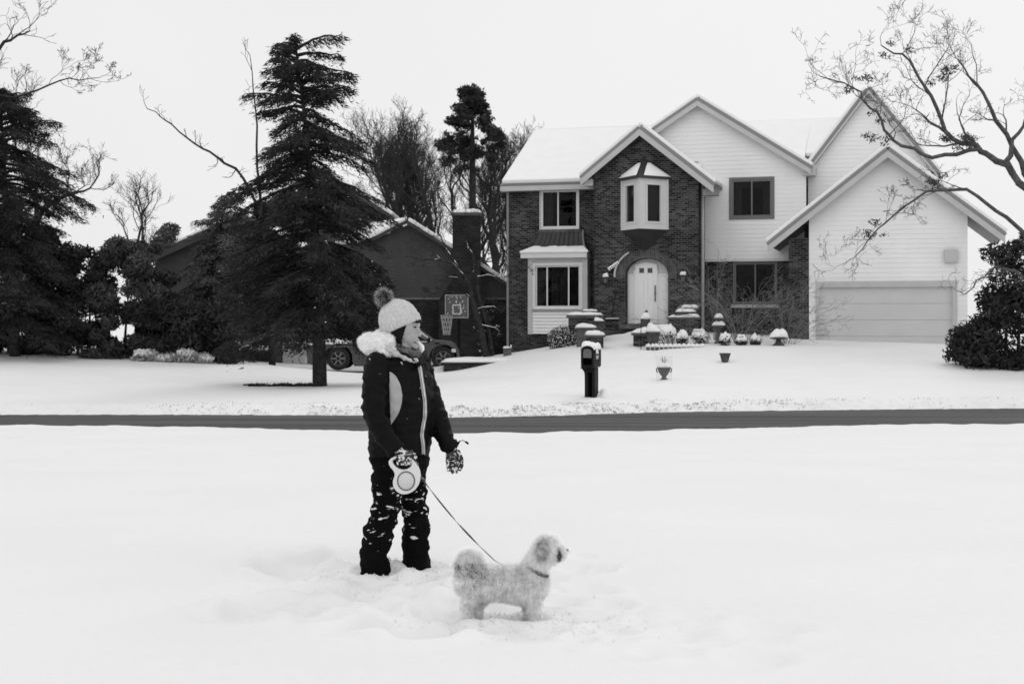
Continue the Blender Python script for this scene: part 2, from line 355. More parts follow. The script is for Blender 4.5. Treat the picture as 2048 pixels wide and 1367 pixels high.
# crumbs of snow kicked up round the boots and paws
gv = []
for k in range(1500):
    cx_, cy_ = ((-.69, 7.1), (-.48, 7.25), (-.1, 6.1), (.15, 6.1))[k % 4]; gv.append((rng.normal(cx_, .22), rng.normal(cy_, .2), abs(rng.normal(0, .004))+.002))
gv = np.array(gv); gzz = ground(gv[:, 0], gv[:, 1]); V = []; Fs = []
for (x, y, s), z in zip(gv, gzz):
    n = len(V); V += [(x-s, y, z-.002), (x+s*.6, y-s, z-.002), (x+s*.5, y+s, z-.002), (x, y, z+s*.9)]; Fs += [(n, n+1, n+3), (n+1, n+2, n+3), (n+2, n, n+3)]
tag(mkobj('snow_crumbs', np_mesh(V, Fs), SNOW), 'loose crumbs of snow scattered round the boots and paws', 'snow', kind='stuff')
# ------------------------------------------------------------------ main house
RH = R(16); OY = 52.0; OX = (1300-1024)*OY/F
cu, su = math.cos(RH), math.sin(RH)
def H(px, py, d=0):
    """photo pixel on the plane d metres in front of the brick gable -> house-local (a, y, z)"""
    t = (px-1024)/F; k = OX*su+OY*cu-d; Y = k/(t*su+cu); X = t*Y
    return ((X-OX)*cu-(Y-OY)*su, -d, HC-(py-640)*Y/F)
def Hx(px, d=0): return H(px, 640, d)[0]
def Hz(px, py, d=0): return H(px, py, d)[2]
house = empty('brick_house', (OX, OY, 0), -RH, label='two-storey brick and white-sided house with snowy roofs, an arched door and a pointed oriel', cat='house')
def rect(x0, x1, z0, z1): return [(x0, z0), (x1, z0), (x1, z1), (x0, z1)]
def window(parent, x0, x1, z0, z1, y, fw=.07, muls=(), curtains=(), m=TRIM, casing=0, name='window', proud=.03, back=.09):
    f = MB()
    def fr(a, b, c, d, w, y0, y1):
        f.box(a, y0, c, a+w, y1, d); f.box(b-w, y0, c, b, y1, d); f.box(a+w, y0, d-w, b-w, y1, d); f.box(a+w, y0, c, b-w, y1, c+w)
    if casing: fr(x0-casing, x1+casing, z0-casing, z1+casing, casing-.002, y-proud, y+.01)
    fr(x0+.003, x1-.003, z0+.003, z1-.003, fw, y+.01, y+back)
    for mx_ in muls: f.box(mx_-.025, y+.02, z0+fw, mx_+.025, y+back-.01, z1-fw)
    w = f.build(name, m, parent)
    MB().box(x0+fw, y+.055, z0+fw, x1-fw, y+.06, z1-fw).build('pane', GLASS, w)
    for c0, c1 in curtains:
        n = 40; V = []; 
        for i in range(n+1):
            x = c0+(c1-c0)*i/n; yy = y+back+.12+.035*math.sin(i*1.9)+.015*math.sin(i*.7)
            V += [(x, yy, z0+.02), (x, yy, z1-.02)]
        me = bpy.data.meshes.new('curtain'); me.from_pydata(V, [], [(2*i, 2*i+2, 2*i+3, 2*i+1) for i in range(n)]); me.update(); mkobj('curtain', me, CURT, w, True)
    return w
# -- left brick wing (d = -1)
dL = -1.0; ZB = -1.0
xl0 = Hx(1016, dL); xb0 = Hx(1188, 0); xb1 = Hx(1397, 0); ze = Hz(1080, 376, dL)
uw = (Hx(1081, dL), Hx(1157, dL), Hz(1120, 457, dL), Hz(1120, 378, dL)-.02)
bw_ = (Hx(1070, dL), Hx(1160, dL), Hz(1110, 616, dL), Hz(1110, 528, dL))
MB().wall([(xl0, ZB), (xb0+.6, ZB), (xb0+.6, ze), (xl0, ze)], [rect(*uw), rect(bw_[0]-.05, bw_[1]+.05, bw_[2], bw_[3])], -dL, .25).build('brick_wall', BRICK, house)
DEPTH = 11.0
MB().box(xl0, -dL+.02, ZB, xl0+.25, DEPTH, ze-.02).build('brick_wall', BRICK, house)
window(house, *uw, -dL, .09, ((uw[0]+uw[1])/2-.06,), ((uw[0]+.1, uw[0]+.42), (uw[1]-.3, uw[1]-.08)), TRIML, .03, 'upstairs_window')
MB().box(uw[0]-.1, -dL-.05, uw[2]-.16, uw[1]+.1, -dL-.002, uw[2]-.03).build('brick_sill', BRICKARCH, house)
MB().box(xl0-.04, -dL-.06, ZB+1.2, xl0+.04, -dL-.003, ze-.05).build('corner_board', FASC, house)
# bay window on the ground floor, projecting .45 m
dB = dL+.5; bx0, bx1 = Hx(1056, dB), Hx(1175, dB); bz0 = Hz(1110, 667, dB); bzs = Hz(1110, 619, dB); bzt = Hz(1110, 513, dB)
win = (Hx(1071, dB), Hx(1160, dB), Hz(1110, 615, dB), Hz(1110, 531, dB))
bay = MB().wall(rect(bx0, bx1, bz0, bzt), [rect(*win)], -dB, .08)
bay.box(bx0+.01, -dB+.082, bz0+.01, bx0+.08, -dL-.002, bzt-.01).box(bx1-.08, -dB+.082, bz0+.01, bx1-.01, -dL-.002, bzt-.01).box(bx0+.01, -dB+.082, bz0, bx1-.01, -dL-.002, bz0+.05)
bayo = bay.build('bay_window', TRIM, house)
f = MB()
for (a, b, c, d_) in ((bx0, bx0+.2, bz0-.02, bzt), (bx1-.2, bx1, bz0-.02, bzt)): f.box(a, -dB-.03, c, b, -dB-.003, d_)
f.box(bx0+.2, -dB-.028, bzt-.13, bx1-.2, -dB-.003, bzt)
f.build('casing', TRIM, bayo)
siding('siding_panel', rect(bx0+.2, bx1-.2, bz0, bzs-.1), [], -dB-.004, WHITE, bayo, .125, .035, .003)
w = window(bayo, *win, -dB, .07, (Hx(1096, dB), Hx(1137, dB)), (), TRIML, .06, 'window_frame', .02, .07) if False else None
f = MB(); x0, x1, z0, z1 = win
def frm(f, a, b, c, d, w, y0, y1): f.box(a, y0, c, a+w, y1, d); f.box(b-w, y0, c, b, y1, d); f.box(a+w, y0, d-w, b-w, y1, d); f.box(a+w, y0, c, b-w, y1, c+w)
frm(f, x0-.1, x1+.1, z0-.03, z1+.1, .098, -dB-.05, -dB+.01); frm(f, x0+.003, x1-.003, z0+.003, z1-.003, .05, -dB+.012, -dB+.07)
for px in (1094, 1137): xm = Hx(px, dB); f.box(xm-.025, -dB+.02, z0+.05, xm+.025, -dB+.06, z1-.05)
wf = f.build('window_frame', TRIML, bayo)
MB().box(x0+.05, -dB+.045, z0+.05, x1-.05, -dB+.05, z1-.05).build('pane', GLASS, bayo)
for c0, c1, mm in ((x0+.06, Hx(1092, dB), mat('dark_curtain', .035, .9, .3, 5)), (Hx(1100, dB), Hx(1115, dB), CURT), (Hx(1116, dB), Hx(1133, dB), CURT), (Hx(1139, dB), x1-.06, mat('dark_curtain', .035))):
    n = 36; V = []
    for i in range(n+1):
        x = c0+(c1-c0)*i/n; yy = -dB+.2+.03*math.sin(i*1.3)+.012*math.sin(i*.45+1); V += [(x, yy, z0+.02), (x, yy, z1-.02)]
    me = bpy.data.meshes.new('curtain'); me.from_pydata(V, [], [(2*i, 2*i+2, 2*i+3, 2*i+1) for i in range(n)]); me.update(); mkobj('curtain', me, mm, bayo, True)
MB().box(x0-.14, -dB-.12, z0-.07, x1+.14, -dB-.052, z0-.03).build('sill', TRIML, bayo)
o = snow_dome('snow', x0-.12, x1+.12, -dB-.12, -dB-.055, z0-.032, .035, bayo, 2)
# bay roof: flared standing-seam metal, snow along its foot
rt = Hz(1120, 462, dL); rb = Hz(1110, 505, dB); rx0, rx1 = Hx(1044, dB)-.02, Hx(1176, dB)+.06; tx0, tx1 = Hx(1078, dL), Hx(1168, dL)-.05
yF = -dB-.22; yB = -dL-.003
def curve(t): return rt+(rb-rt)*(1-max(0, 1-t)**1.7), yB+(yF-yB)*t**1.1
n = 10; V = []; Fs = []
for i in range(n+1):
    t = i/n; z, y = curve(t); e = t**1.7; V += [(tx0+(rx0-tx0)*e, y, z), (tx1+(rx1-tx1)*e, y, z), (tx1+(rx1-tx1)*e, yB, z), (tx0+(rx0-tx0)*e, yB, z)]
for i in range(n):
    for j in range(3):
        a = i*4+(3, 0, 1)[j]; b = i*4+(0, 1, 2)[j]; Fs.append((a, b, b+4, a+4))
Fs.append((n*4, n*4+1, n*4+2, n*4+3))
me = bpy.data.meshes.new('bay_roof'); me.from_pydata(V, [], Fs); me.update(); br = mkobj('bay_roof', me, METAL, house)
s = MB()
for k in range(1, 10):
    u = k/10; pts = []
    for i in range(8):
        t = i/7; z, y = curve(t); e = t**1.7; pts.append(((tx0+(rx0-tx0)*e)*(1-u)+(tx1+(rx1-tx1)*e)*u, y-.012, z+.012))
    s.tube(pts, .014, 4)
s.build('seam', METAL, br)
s = MB()
for sgn, ta, ra in ((1, tx1, rx1),):
    s.tube([(ta+(ra-ta)*(i/9)**1.7+.02, curve(i/9)[1]-.02, curve(i/9)[0]+.02) for i in range(10)], .035, 6)
s.build('hip_trim', FASC, br)
V = []; Fs = []; nn = 30
for i in range(nn+1):
    u = i/nn
    for j, t in enumerate((.52, .7, .88, 1.0, 1.0)):
        tt = t-.06*noise.noise(Vector((u*6, 1, 0))) if j == 0 else t
        z, y = curve(tt); e = tt**1.7; th = (.01, .07, .08, .06, -.01)[j]*(1+.25*noise.noise(Vector((u*9, j, 3))))
        V.append(((tx0+(rx0-tx0)*e)*(1-u)+(tx1+(rx1-tx1)*e)*u, y-th*.5-(.015 if j > 2 else 0), z+th))
for i in range(nn):
    for j in range(4): a = i*5+j; Fs.append((a, a+1, a+6, a+5))
me = bpy.data.meshes.new('snow'); me.from_pydata(V, [], Fs); me.update(); mkobj('snow', me, SNOW, br, True)
MB().box(rx0+.02, yF+.02, rb-.2, rx1-.06, yF+.1, rb-.01).box(rx1-.14, yF+.1, rb-.2, rx1-.06, yB, rb-.01).box(rx0+.02, yF+.1, rb-.19, rx1-.15, yB, rb-.14).build('fascia', TRIML, br)
# -- brick gable, d = 0, with arched door opening
zg = Hz(1290, 268, 0); zel = Hz(1175, 368, 0); zer = Hz(1410, 349, 0); xg = Hx(1283, 0)
slope = (zg-zel)/(xg-Hx(1165, 0))
dx0, dx1 = Hx(1251, 0), Hx(1336, 0); dzb, dzt = Hz(1295, 648, 0), Hz(1293, 517, 0); rr = (dx1-dx0)/2
arch = [(dx1, dzb)]+[((dx0+dx1)/2+rr*math.cos(q), dzt-rr*.78+rr*.78*math.sin(q)) for q in np.linspace(0, math.pi, 19)]+[(dx0, dzb)]
outer = [(xb0, ZB), (xb1, ZB), (xb1, zg-(xb1-xg)*slope), (xg, zg-.02), (xb0, zg-(xg-xb0)*slope)]
MB().wall(outer, [arch], 0, .35).build('brick_wall', BRICK, house)
MB().box(xb1-.2, .002, ZB, xb1, 1.598, zg-(xb1-xg)*slope-.05).box(xb0, .36, ZB, xb0+.2, 1.0, zg-(xg-xb0)*slope-.05).build('brick_wall', BRICK, house)
# rowlock arch
rings = []
for q in np.linspace(-.15, math.pi+.15, 26):
    cx, cz = (dx0+dx1)/2, dzt-rr*.78; c, s_ = math.cos(q), math.sin(q)
    rings.append([(cx+(rr+.02)*c, -.03, cz+(rr*.78+.02)*s_), (cx+(rr+.34)*c, -.03, cz+(rr*.78+.34)*s_), (cx+(rr+.34)*c, .0, cz+(rr*.78+.34)*s_), (cx+(rr+.02)*c, .0, cz+(rr*.78+.02)*s_)])
MB().rings(rings).build('arch_trim', BRICKARCH, house)
rings = []
for q in np.linspace(2.15, 3.2, 12):
    c, s_ = math.cos(q), math.sin(q); cx, cz = (dx0+dx1)/2, dzt-rr*.78
    rings.append([(cx+(rr+.36)*c, -.12, cz+(rr*.78+.36)*s_), (cx+(rr+.42)*c, -.12, cz+(rr*.78+.42)*s_), (cx+(rr+.42)*c, -.002, cz+(rr*.78+.42)*s_), (cx+(rr+.36)*c, -.002, cz+(rr*.78+.36)*s_)])
MB().rings(rings).build('arch_ledge', TRIM, house)
# door, sidelights, frame
door_y = .30
pz = [(x, z) for x, z in arch]
fl = MB().prism([(x, z) for x, z in arch], door_y+.05, door_y+.1).build('door_frame', TRIML, house)
xd0, xd1 = Hx(1270, -.3), Hx(1314, -.3); zd1 = Hz(1293, 524, -.3); zd0 = dzb+.02
dr = MB().box(xd0, door_y-.02, zd0, xd1, door_y+.045, zd1-.22)
top = [(xd0, zd1-.22), (xd1, zd1-.22), (xd1, zd1-.08), ((xd0+xd1)/2, zd1), (xd0, zd1-.1)]
dr.prism(top, door_y-.02, door_y+.045)
dro = dr.build('front_door', DOORW, house)
pn = MB(); W = xd1-xd0
for (u0, u1) in ((.12, .44), (.56, .88)):
    for (v0, v1) in ((.06, .38), (.43, .80)):
        a, b = xd0+u0*W, xd0+u1*W; hh = zd1-.22-zd0; c, d_ = zd0+v0*hh, zd0+v1*hh
        frm(pn, a, b, c, d_, .018, door_y-.032, door_y-.021); pn.box(a+.05, door_y-.034, c+.05, b-.05, door_y-.021, d_-.05)
pn.build('door_panel', DOORW, dro)
for (u0, u1) in ((.2, .42), (.58, .8)):
    frm_ = MB(); frm(frm_, xd0+u0*W-.02, xd0+u1*W+.02, zd1-.42, zd1-.2, .02, door_y-.035, door_y-.021); frm_.build('light_trim', DOORW, dro)
    MB().box(xd0+u0*W, door_y-.028, zd1-.4, xd0+u1*W, door_y-.022, zd1-.22).build('door_light', mat('door_glass', .06, .1), dro)
MB().ell((xd1-.06, door_y-.06, zd0+1.12), .04, .035, .04).box(xd1-.085, door_y-.045, zd0+.8, xd1-.035, door_y-.022, zd0+1.4).build('handle', mat('brass_metal', .12, .3), dro)
sl_ = MB()
for xa, xb_ in ((dx0+.04, xd0-.05), (xd1+.04, dx1-.04)):
    ztop = dzt-.55
    sl_.box(xa, door_y+.0, zd0, xb_, door_y+.048, ztop); frm(sl_, xa+.05, xb_-.05, zd0+.2, zd0+.95, .015, door_y-.012, door_y-.001); frm(sl_, xa+.05, xb_-.05, zd0+1.05, ztop-.1, .015, door_y-.012, door_y-.001)
sl_.box(xd0-.048, door_y-.03, zd0, xd0-.008, door_y+.047, zd1-.3); sl_.box(xd1+.008, door_y-.03, zd0, xd1+.038, door_y+.047, zd1-.3)
sl_.build('side_panel', DOORW, house)
MB().box(dx0-.15, -.35, dzb-.17, dx1+.05, -.002, dzb-.01).build('door_step', mat('stone_step', .085, .8, .3, 4), house)
# oriel: two-faced pointed window over the door
ox0, ox1 = Hx(1243, 0), Hx(1336, 0); oxm = (ox0+ox1)/2; op = .95; ozb, ozt = Hz(1290, 459, .3), Hz(1290, 359, .3); ozp = Hz(1290, 505, 0)
def oface(A, B, wz0, wz1, w0, w1, name_root):
    """flat wall between plan points A and B with one window"""
    L = math.dist(A, B); sub = empty('o', (0, 0, 0)); bpy.data.objects.remove(sub)
    ang = math.atan2(B[1]-A[1], B[0]-A[0]); M = Matrix.Translation((A[0], A[1], 0)) @ Matrix.Rotation(ang, 4, 'Z')
    return L, M
oriel = MB(); glass_b = MB(); fr_b = MB(); cur_b = MB()
for (A, B, w0, w1) in (((ox0, 0), (oxm, -op), .25, .72), ((oxm, -op), (ox1, 0), .26, .72)):
    L = math.dist(A, B); ang = math.atan2(B[1]-A[1], B[0]-A[0]); M = Matrix.Translation((A[0], A[1], 0)) @ Matrix.Rotation(ang, 4, 'Z')
    wz0, wz1 = ozb+.28, ozt-.22
    t = MB().wall(rect(0, L, ozb, ozt), [rect(w0*L, w1*L, wz0, wz1)], 0, .06); oriel.add([M @ Vector(v) for v in t.v], t.f)
    t = MB(); frm(t, w0*L-.07, w1*L+.07, wz0-.07, wz1+.07, .068, -.03, -.002); t.box(.0, -.035, ozb, .09, -.002, ozt); t.box(L-.09, -.035, ozb, L, -.002, ozt); t.box(.091, -.03, ozb, L-.091, -.002, ozb+.12); fr_b.add([M @ Vector(v) for v in t.v], t.f)
    t = MB().box(w0*L, .04, wz0, w1*L, .045, wz1); glass_b.add([M @ Vector(v) for v in t.v], t.f)
    t = MB().box(w0*L-.05, .12, wz0-.05, w1*L+.05, .14, wz1+.05); cur_b.add([M @ Vector(v) for v in t.v], t.f)
oriel.add([(ox0, 0, ozb), (oxm, -op, ozb), (ox1, 0, ozb)], [(0, 1, 2)])
oo = oriel.build('oriel_window', TRIML, house); fr_b.build('casing', TRIML, oo); glass_b.build('pane', GLASS, oo); cur_b.build('blind', mat('blind', .05, .9), oo)
MB().add([(ox0, -.003, ozb-.01), (oxm, -op+.03, ozb-.01), (ox1, -.003, ozb-.01), (oxm, -.003, ozp)], [(0, 1, 2), (0, 3, 1), (1, 3, 2), (0, 2, 3)]).build('oriel_base', METAL, house)
ork = Hz(1290, 316, 0); e = .14
MB().add([(ox0-e, -.003, ozt), (oxm, -op-e*1.3, ozt), (ox1+e, -.003, ozt), (oxm, -.003, ork), (ox0-e, -.003, ozt+.08), (oxm, -op-e*1.3, ozt+.08), (ox1+e, -.003, ozt+.08)],
         [(0, 1, 2), (0, 4, 5, 1), (1, 5, 6, 2), (4, 3, 5), (5, 3, 6), (4, 0, 2, 6, 3)]).build('oriel_roof', METAL, house)
orf = [o for o in house.children if o.name.startswith('oriel_roof')][0]
def tri_snow(a, b, c, parent, th=.07):
    a, b, c = Vector(a), Vector(b), Vector(c); g = (a+b+c)/3; V = []; n = 10; Fs = []; ids = {}
    nrm = (b-a).cross(c-a).normalized(); nrm = nrm if nrm.z > 0 else -nrm
    for i in range(n+1):
        for j in range(n+1-i):
            u, v = i/n, j/n; w_ = 1-u-v; p = a*w_+b*u+c*v; ed = min(u, v, w_); p = g+(p-g)*.95
            ids[i, j] = len(V); V.append(p+nrm*(.005+th*max(0, min(1, ed*7))**.5*(1+.2*noise.noise(p*3))))
    for i in range(n):
        for j in range(n-i):
            Fs.append((ids[i, j], ids[i+1, j], ids[i, j+1]))
            if i+j < n-1: Fs.append((ids[i+1, j], ids[i+1, j+1], ids[i, j+1]))
    me = bpy.data.meshes.new('snow'); me.from_pydata(V, [], Fs); me.update(); return mkobj('snow', me, SNOW, parent, True)
tri_snow((ox0-e, -.003, ozt+.08), (oxm-.08, -op-e*1.2, ozt+.08), (oxm-.1, -.003, ork-.1), orf); tri_snow((ox1+e, -.003, ozt+.08), (oxm+.14, -op-e*1.2+.1, ozt+.08), (oxm+.1, -.003, ork-.1), orf)
# brick gable roof
ov = .32; yf_ = -.38
gl = (Hx(1160, .3), 0); xe0 = Hx(1162, .3); xe1 = Hx(1428, .3)
zt = zg+.16
def gable_roof(x0, xa, x1, za, sl0, sl1, y0, y1, parent, name='gable_roof', th=.1, rake=.2, snow=.13, rm=FASC, trimm=TRIM):
    q0 = [(x0, y0, za-(xa-x0)*sl0), (x0, y1, za-(xa-x0)*sl0), (xa, y1, za), (xa, y0, za)]
    q1 = [(x1, y0, za-(x1-xa)*sl1), (x1, y1, za-(x1-xa)*sl1), (xa, y1, za), (xa, y0, za)]
    ro = MB().slab(q0, -.02, th).slab(q1, -.02, th).build(name, rm, parent)
    rk = MB()
    for q, s in ((q0, -1), (q1, 1)):
        a, b = Vector(q[0]), Vector(q[3]); rk.add([(a.x, y0-.03, a.z-rake), (b.x, y0-.03, b.z-rake), (b.x, y0-.03, b.z-.02), (a.x, y0-.03, a.z-.02), (a.x, y0-.002, a.z-rake), (b.x, y0-.002, b.z-rake), (b.x, y0-.002, b.z-.02), (a.x, y0-.002, a.z-.02)],
            [(0,1,2,3),(7,6,5,4),(0,4,5,1),(1,5,6,2),(2,6,7,3),(3,7,4,0)])
    rk.build('rake_board', trimm, ro)
    sn = MB()
    for q in (q0, q1):
        q = [Vector(p) for p in q]; q = [q[0]+Vector((0, .05, 0)), q[1], q[2], q[3]+Vector((0, .05, 0))]
        q[0] += (q[3]-q[0]).normalized()*.06; q[1] += (q[2]-q[1]).normalized()*.06
        sn.slab(q, th+.003, th+snow)
    sn.tube([(xa, y0+.05, za+th+snow*.55), (xa, y1, za+th+snow*.55)], snow*.62, 8)
    sn.build('snow', SNOW, ro, bevel=.05)
    return ro
gable_roof(xe0, xg, xe1, zt, slope, slope, yf_, 6.4, house, rake=.26)
MB().box(xe1-.42, -.2, zt-(xe1-xg)*slope-.32, xe1+.1, .3, zt-(xe1-xg)*slope-.1).build('eave_return', FASC, house)
MB().box(Hx(1188, 0)-.32, -.15, zt-(xg-xe0)*slope-.25, Hx(1188, 0)-.02, .9, zt-(xg-xe0)*slope-.02).build('eave_return', TRIM, house)
MB().tube([(xb1+.07, .55, ze+.4), (xb1+.07, .55, .2)], .06, 8).build('downspout', TRIM, house)
# main roof, ridge parallel to the street
yr = 5.5; zr = Hz(1150, 264, dL-yr+1); XR = Hx(1790, -3)
zr = HC-(264-640)*(52+5.5)/F
XR = Hx(1700, dL); mk = (zr-ze)/(yr+dL+.35+0); xs_ = xb1-.1
eav = lambda y: ze+(zr-ze)*(y-(-dL-.35))/(yr-(-dL-.35))
q = [(xl0-.2, -dL-.35, ze), (xs_, -dL-.35, ze), (xs_, yr, zr), (xl0-.2, yr, zr)]
XM = Hx(1608, -1.6); qb = [(xs_, 2.0, eav(2.0)), (XM, 2.0, eav(2.0)), (XM, yr, zr), (xs_, yr, zr)]
qc = [(XM, 2.35, eav(2.35)), (XR, 2.35, eav(2.35)), (XR, yr, zr), (XM, yr, zr)]
q2 = [(xl0-.2, DEPTH+.3, ze), (XR, DEPTH+.3, ze), (XR, yr, zr), (xl0-.2, yr, zr)]
mr_ = MB().slab(q, 0, .12).slab(qb, 0, .12).slab(qc, 0, .12).slab(q2, 0, .12).build('main_roof', FASC, house)
qs = [Vector(p) for p in q]; qs[0] += (qs[3]-qs[0]).normalized()*.08+Vector((.06, 0, 0)); qs[1] += (qs[2]-qs[1]).normalized()*.08; qs[3] += Vector((.06, 0, 0))
qs2 = [Vector(p) for p in q2]; qs2[0].x += .06; qs2[3].x += .06
MB().slab(qs, .123, .3).slab(qb, .123, .3).slab(qc, .123, .3).slab(qs2, .123, .3).tube([(xl0-.13, yr, zr+.2), (XR, yr, zr+.2)], .12, 8).build('snow', SNOW, mr_, bevel=.08)
MB().box(xl0-.2, -dL-.4, ze-.12, xb0, -dL-.352, ze+.06).build('gutter', TRIM, mr_)
MB().box(xl0-.18, -dL-.35, ze-.12, xb0, -dL-.002, ze-.02).build('soffit', TRIM, mr_)
MB().add([(xl0+.01, 1.2, ze), (xl0+.01, DEPTH, ze), (xl0+.01, yr, zr)], [(0, 1, 2)]).build('brick_gable_end', BRICK, house)
# -- white gable (d = -.6)
dW = -1.6; wx0, wx1 = xb1-.25, Hx(1612, dW); zwe = Hz(1612, 336, dW); xa = Hx(1395, dW+.3); za = Hz(1395, 207, dW+.3); sW = (za-Hz(1612, 338, dW+.3))/(Hx(1612, dW+.3)-xa)
zw0 = Hz(1500, 517, dW); ww = (Hx(1463, dW), Hx(1544, dW), Hz(1500, 434, dW), Hz(1500, 359, dW))
xlw = xa-(za-7.2)/sW
siding('siding_wall', [(wx0, zw0), (wx1, zw0), (wx1, za-(wx1-xa)*sW), (xa, za-.02), (xlw, 7.2), (wx0, 7.2)], [rect(*ww)], -dW, WHITE, house, .16, .009)
window(house, *ww, -dW, .07, ((ww[0]+ww[1])/2,), ((ww[0]+.08, ww[0]+.35), (ww[1]-.35, ww[1]-.08)), mat('grey_frame', .14, .6), .09, 'upstairs_window')
gable_roof(xa-(xa-Hx(1305, dW+.3)), xa, Hx(1622, dW+.3), za+.12, sW, sW, -dW-.35, 7, house, rake=.22)
MB().box(wx1-.1, -dW-.25, Hz(1612, 352, dW), wx1+.35, -dW+.5, Hz(1612, 336, dW)).build('eave_return', TRIM, house)
# brick below the white siding, with shaded window
lw = (Hx(1468, dW), Hx(1552, dW), Hz(1500, 606, dW), Hz(1500, 525, dW))
MB().wall(rect(wx0, wx1+.6, ZB, zw0-.03), [rect(*lw)], -dW+.06, .3).build('brick_wall', BRICK, house)
MB().box(wx0, -dW-.02, zw0-.1, wx1, -dW+.058, zw0-.003).build('belt_board', TRIML, house)
window(house, *lw, -dW+.06, .06, ((lw[0]+lw[1])/2,), (), mat('grey_frame', .14), .04, 'ground_floor_window')
MB().box(lw[0]-.1, -dW-.1, lw[2]-.17, lw[1]+.1, -dW+.055, lw[2]-.05).build('sill', TRIM, house)
# -- second steep white gable further right
d2 = -2.2; sx0 = Hx(1616, d2); sxa = Hx(1738, d2); sx1 = Hx(1862, d2); s2z = Hz(1738, 188, d2); s2 = (s2z-Hz(1622, 340, d2))/(sxa-Hx(1622, d2))
siding('siding_wall', [(sx0, 2), (sx1, 2), (sx1, s2z-(sx1-sxa)*s2-.01), (sxa, s2z), (sx0, s2z-(sxa-sx0)*s2)], [], -d2, WHITE, house, .16, .009)
gable_roof(sx0-.12, sxa, sx1+.25, s2z+.12, s2, s2, -d2-.25, 7, house, rake=.14)
# back and right shell
MB().box(xl0+.02, DEPTH-.2, ZB, sx1, DEPTH, ze-.03).box(sx1-.2, -d2+.2, ZB, sx1, DEPTH-.21, ze+.2).build('rear_wall', WHITE, house)
MB().box(xl0+.26, 1.5, ZB, sx1-.25, DEPTH-.3, ZB+.1).build('floor', DARK, house)
MB().box(xl0+.26, 3.2, ZB+.11, sx1-.25, 3.3, ze).build('partition', DARK, house)
MB().box(xl0+.26, 1.85, Hz(1100, 490, dL), sx1-.25, 3.19, Hz(1100, 490, dL)+.2).build('upper_floor', DARK, house)
# -- garage
gY = 2.0; gx0, gx1 = Hx(1618, gY), Hx(1935, gY); gxa = Hx(1776, gY); gza = Hz(1776, 302, gY+.3); sg = (gza-Hz(1540, 489, gY+.3))/(Hx(1776, gY+.3)-Hx(1540, gY+.3))
gdr = (Hx(1640, gY), Hx(1905, gY), Hz(1770, 705, gY), Hz(1770, 574, gY))
siding('siding_wall', [(gx0, ZB), (gx1, ZB), (gx1, gza-(gx1-gxa)*sg-.15), (gxa, gza-.15), (gx0, gza-(gxa-gx0)*sg-.15)], [rect(*gdr)], -gY, WHITE, house, .16, .009, .15)
gd = MB(); hh = (gdr[3]-gdr[2])/4
for k in range(4): gd.box(gdr[0], -gY+.08, gdr[2]+k*hh+.006, gdr[1], -gY+.12, gdr[2]+(k+1)*hh-.006)
gd.box(gdr[0], -gY+.1, gdr[2], gdr[1], -gY+.14, gdr[3])
gdo = gd.build('garage_door', mat('garage_door_paint', .5, .5, .04, 1), house)
tr_ = MB().box(gdr[0]-.14, -gY-.05, gdr[3]+.0, gdr[1]+.14, -gY-.017, gdr[3]+.2).box(gdr[0]-.14, -gY-.05, gdr[2], gdr[0]-.003, -gY-.017, gdr[3]-.003).box(gdr[1]+.003, -gY-.05, gdr[2], gdr[1]+.14, -gY-.017, gdr[3]-.003)
tr_.build('door_trim', TRIM, gdo)
gable_roof(Hx(1536, gY+.3), gxa, Hx(2010, gY+.3), gza+.02, sg, sg, -gY-.4, 4, house, rake=.24)
MB().box(Hx(1577, gY), -gY+.01, ZB, gx0-.003, -gY+.5, gza-(gxa-Hx(1577, gY))*sg-.25).build('brick_pillar', BRICK, house)
MB().box(gx0-.2, -gY+.51, ZB, gx0, 1.55, gza-(gxa-gx0)*sg-.3).build('brick_wall', BRICK, house)
MB().box(gx1-.15, -gY+.16, ZB, gx1, 3, gza-(gx1-gxa)*sg-.3).build('siding_wall', WHITE, house)
gl_ = Hx(1902, gY); glz = Hz(1902, 512, gY)
o = MB().box(gl_-.22, -gY-.16, glz-.22, gl_+.22, -gY-.02, glz+.22).build('wall_vent', TRIM, house, bevel=.02)

# wall lanterns
def lantern(px, py, d, lab):
    x, y, z = H(px, py, d); w = house.matrix_basis @ Vector((x, y, z)) if False else Matrix.Translation((OX, OY, 0)) @ Matrix.Rotation(-RH, 4, 'Z') @ Vector((x, y, z))
    e = empty('wall_lantern', w, -RH, label=lab, cat='wall lamp', group='snow-capped lanterns beside the front door')
    body = MB().lathe([(.0, -.2), (.05, -.19), (.075, -.14), (.1, .0), (.0, .01)], n=6).build('lamp_glass', mat('lantern_glass', .1, .3), e)
    MB().lathe([(.13, .0), (.1, .05), (.04, .1), (.0, .13)], n=6).box(-.02, .0, .02, .02, .2, .06).box(-.06, .17, -.12, .06, .2, .14).lathe([(.0, -.27), (.03, -.25), (.055, -.2), (.0, -.195)], n=6).build('frame', BLACK, e)
    snow_dome('snow', -.12, .12, -.12, .12, .045, .13, e, px, 10, True)
    return e
lantern(1211, 556, .2, 'snow-capped black wall lantern left of the arched front door')
lantern(1366, 552, .2, 'snow-capped black wall lantern right of the arched front door')
def HW(px, py, d=0):
    return Matrix.Translation((OX, OY, 0)) @ Matrix.Rotation(-RH, 4, 'Z') @ Vector(H(px, py, d))
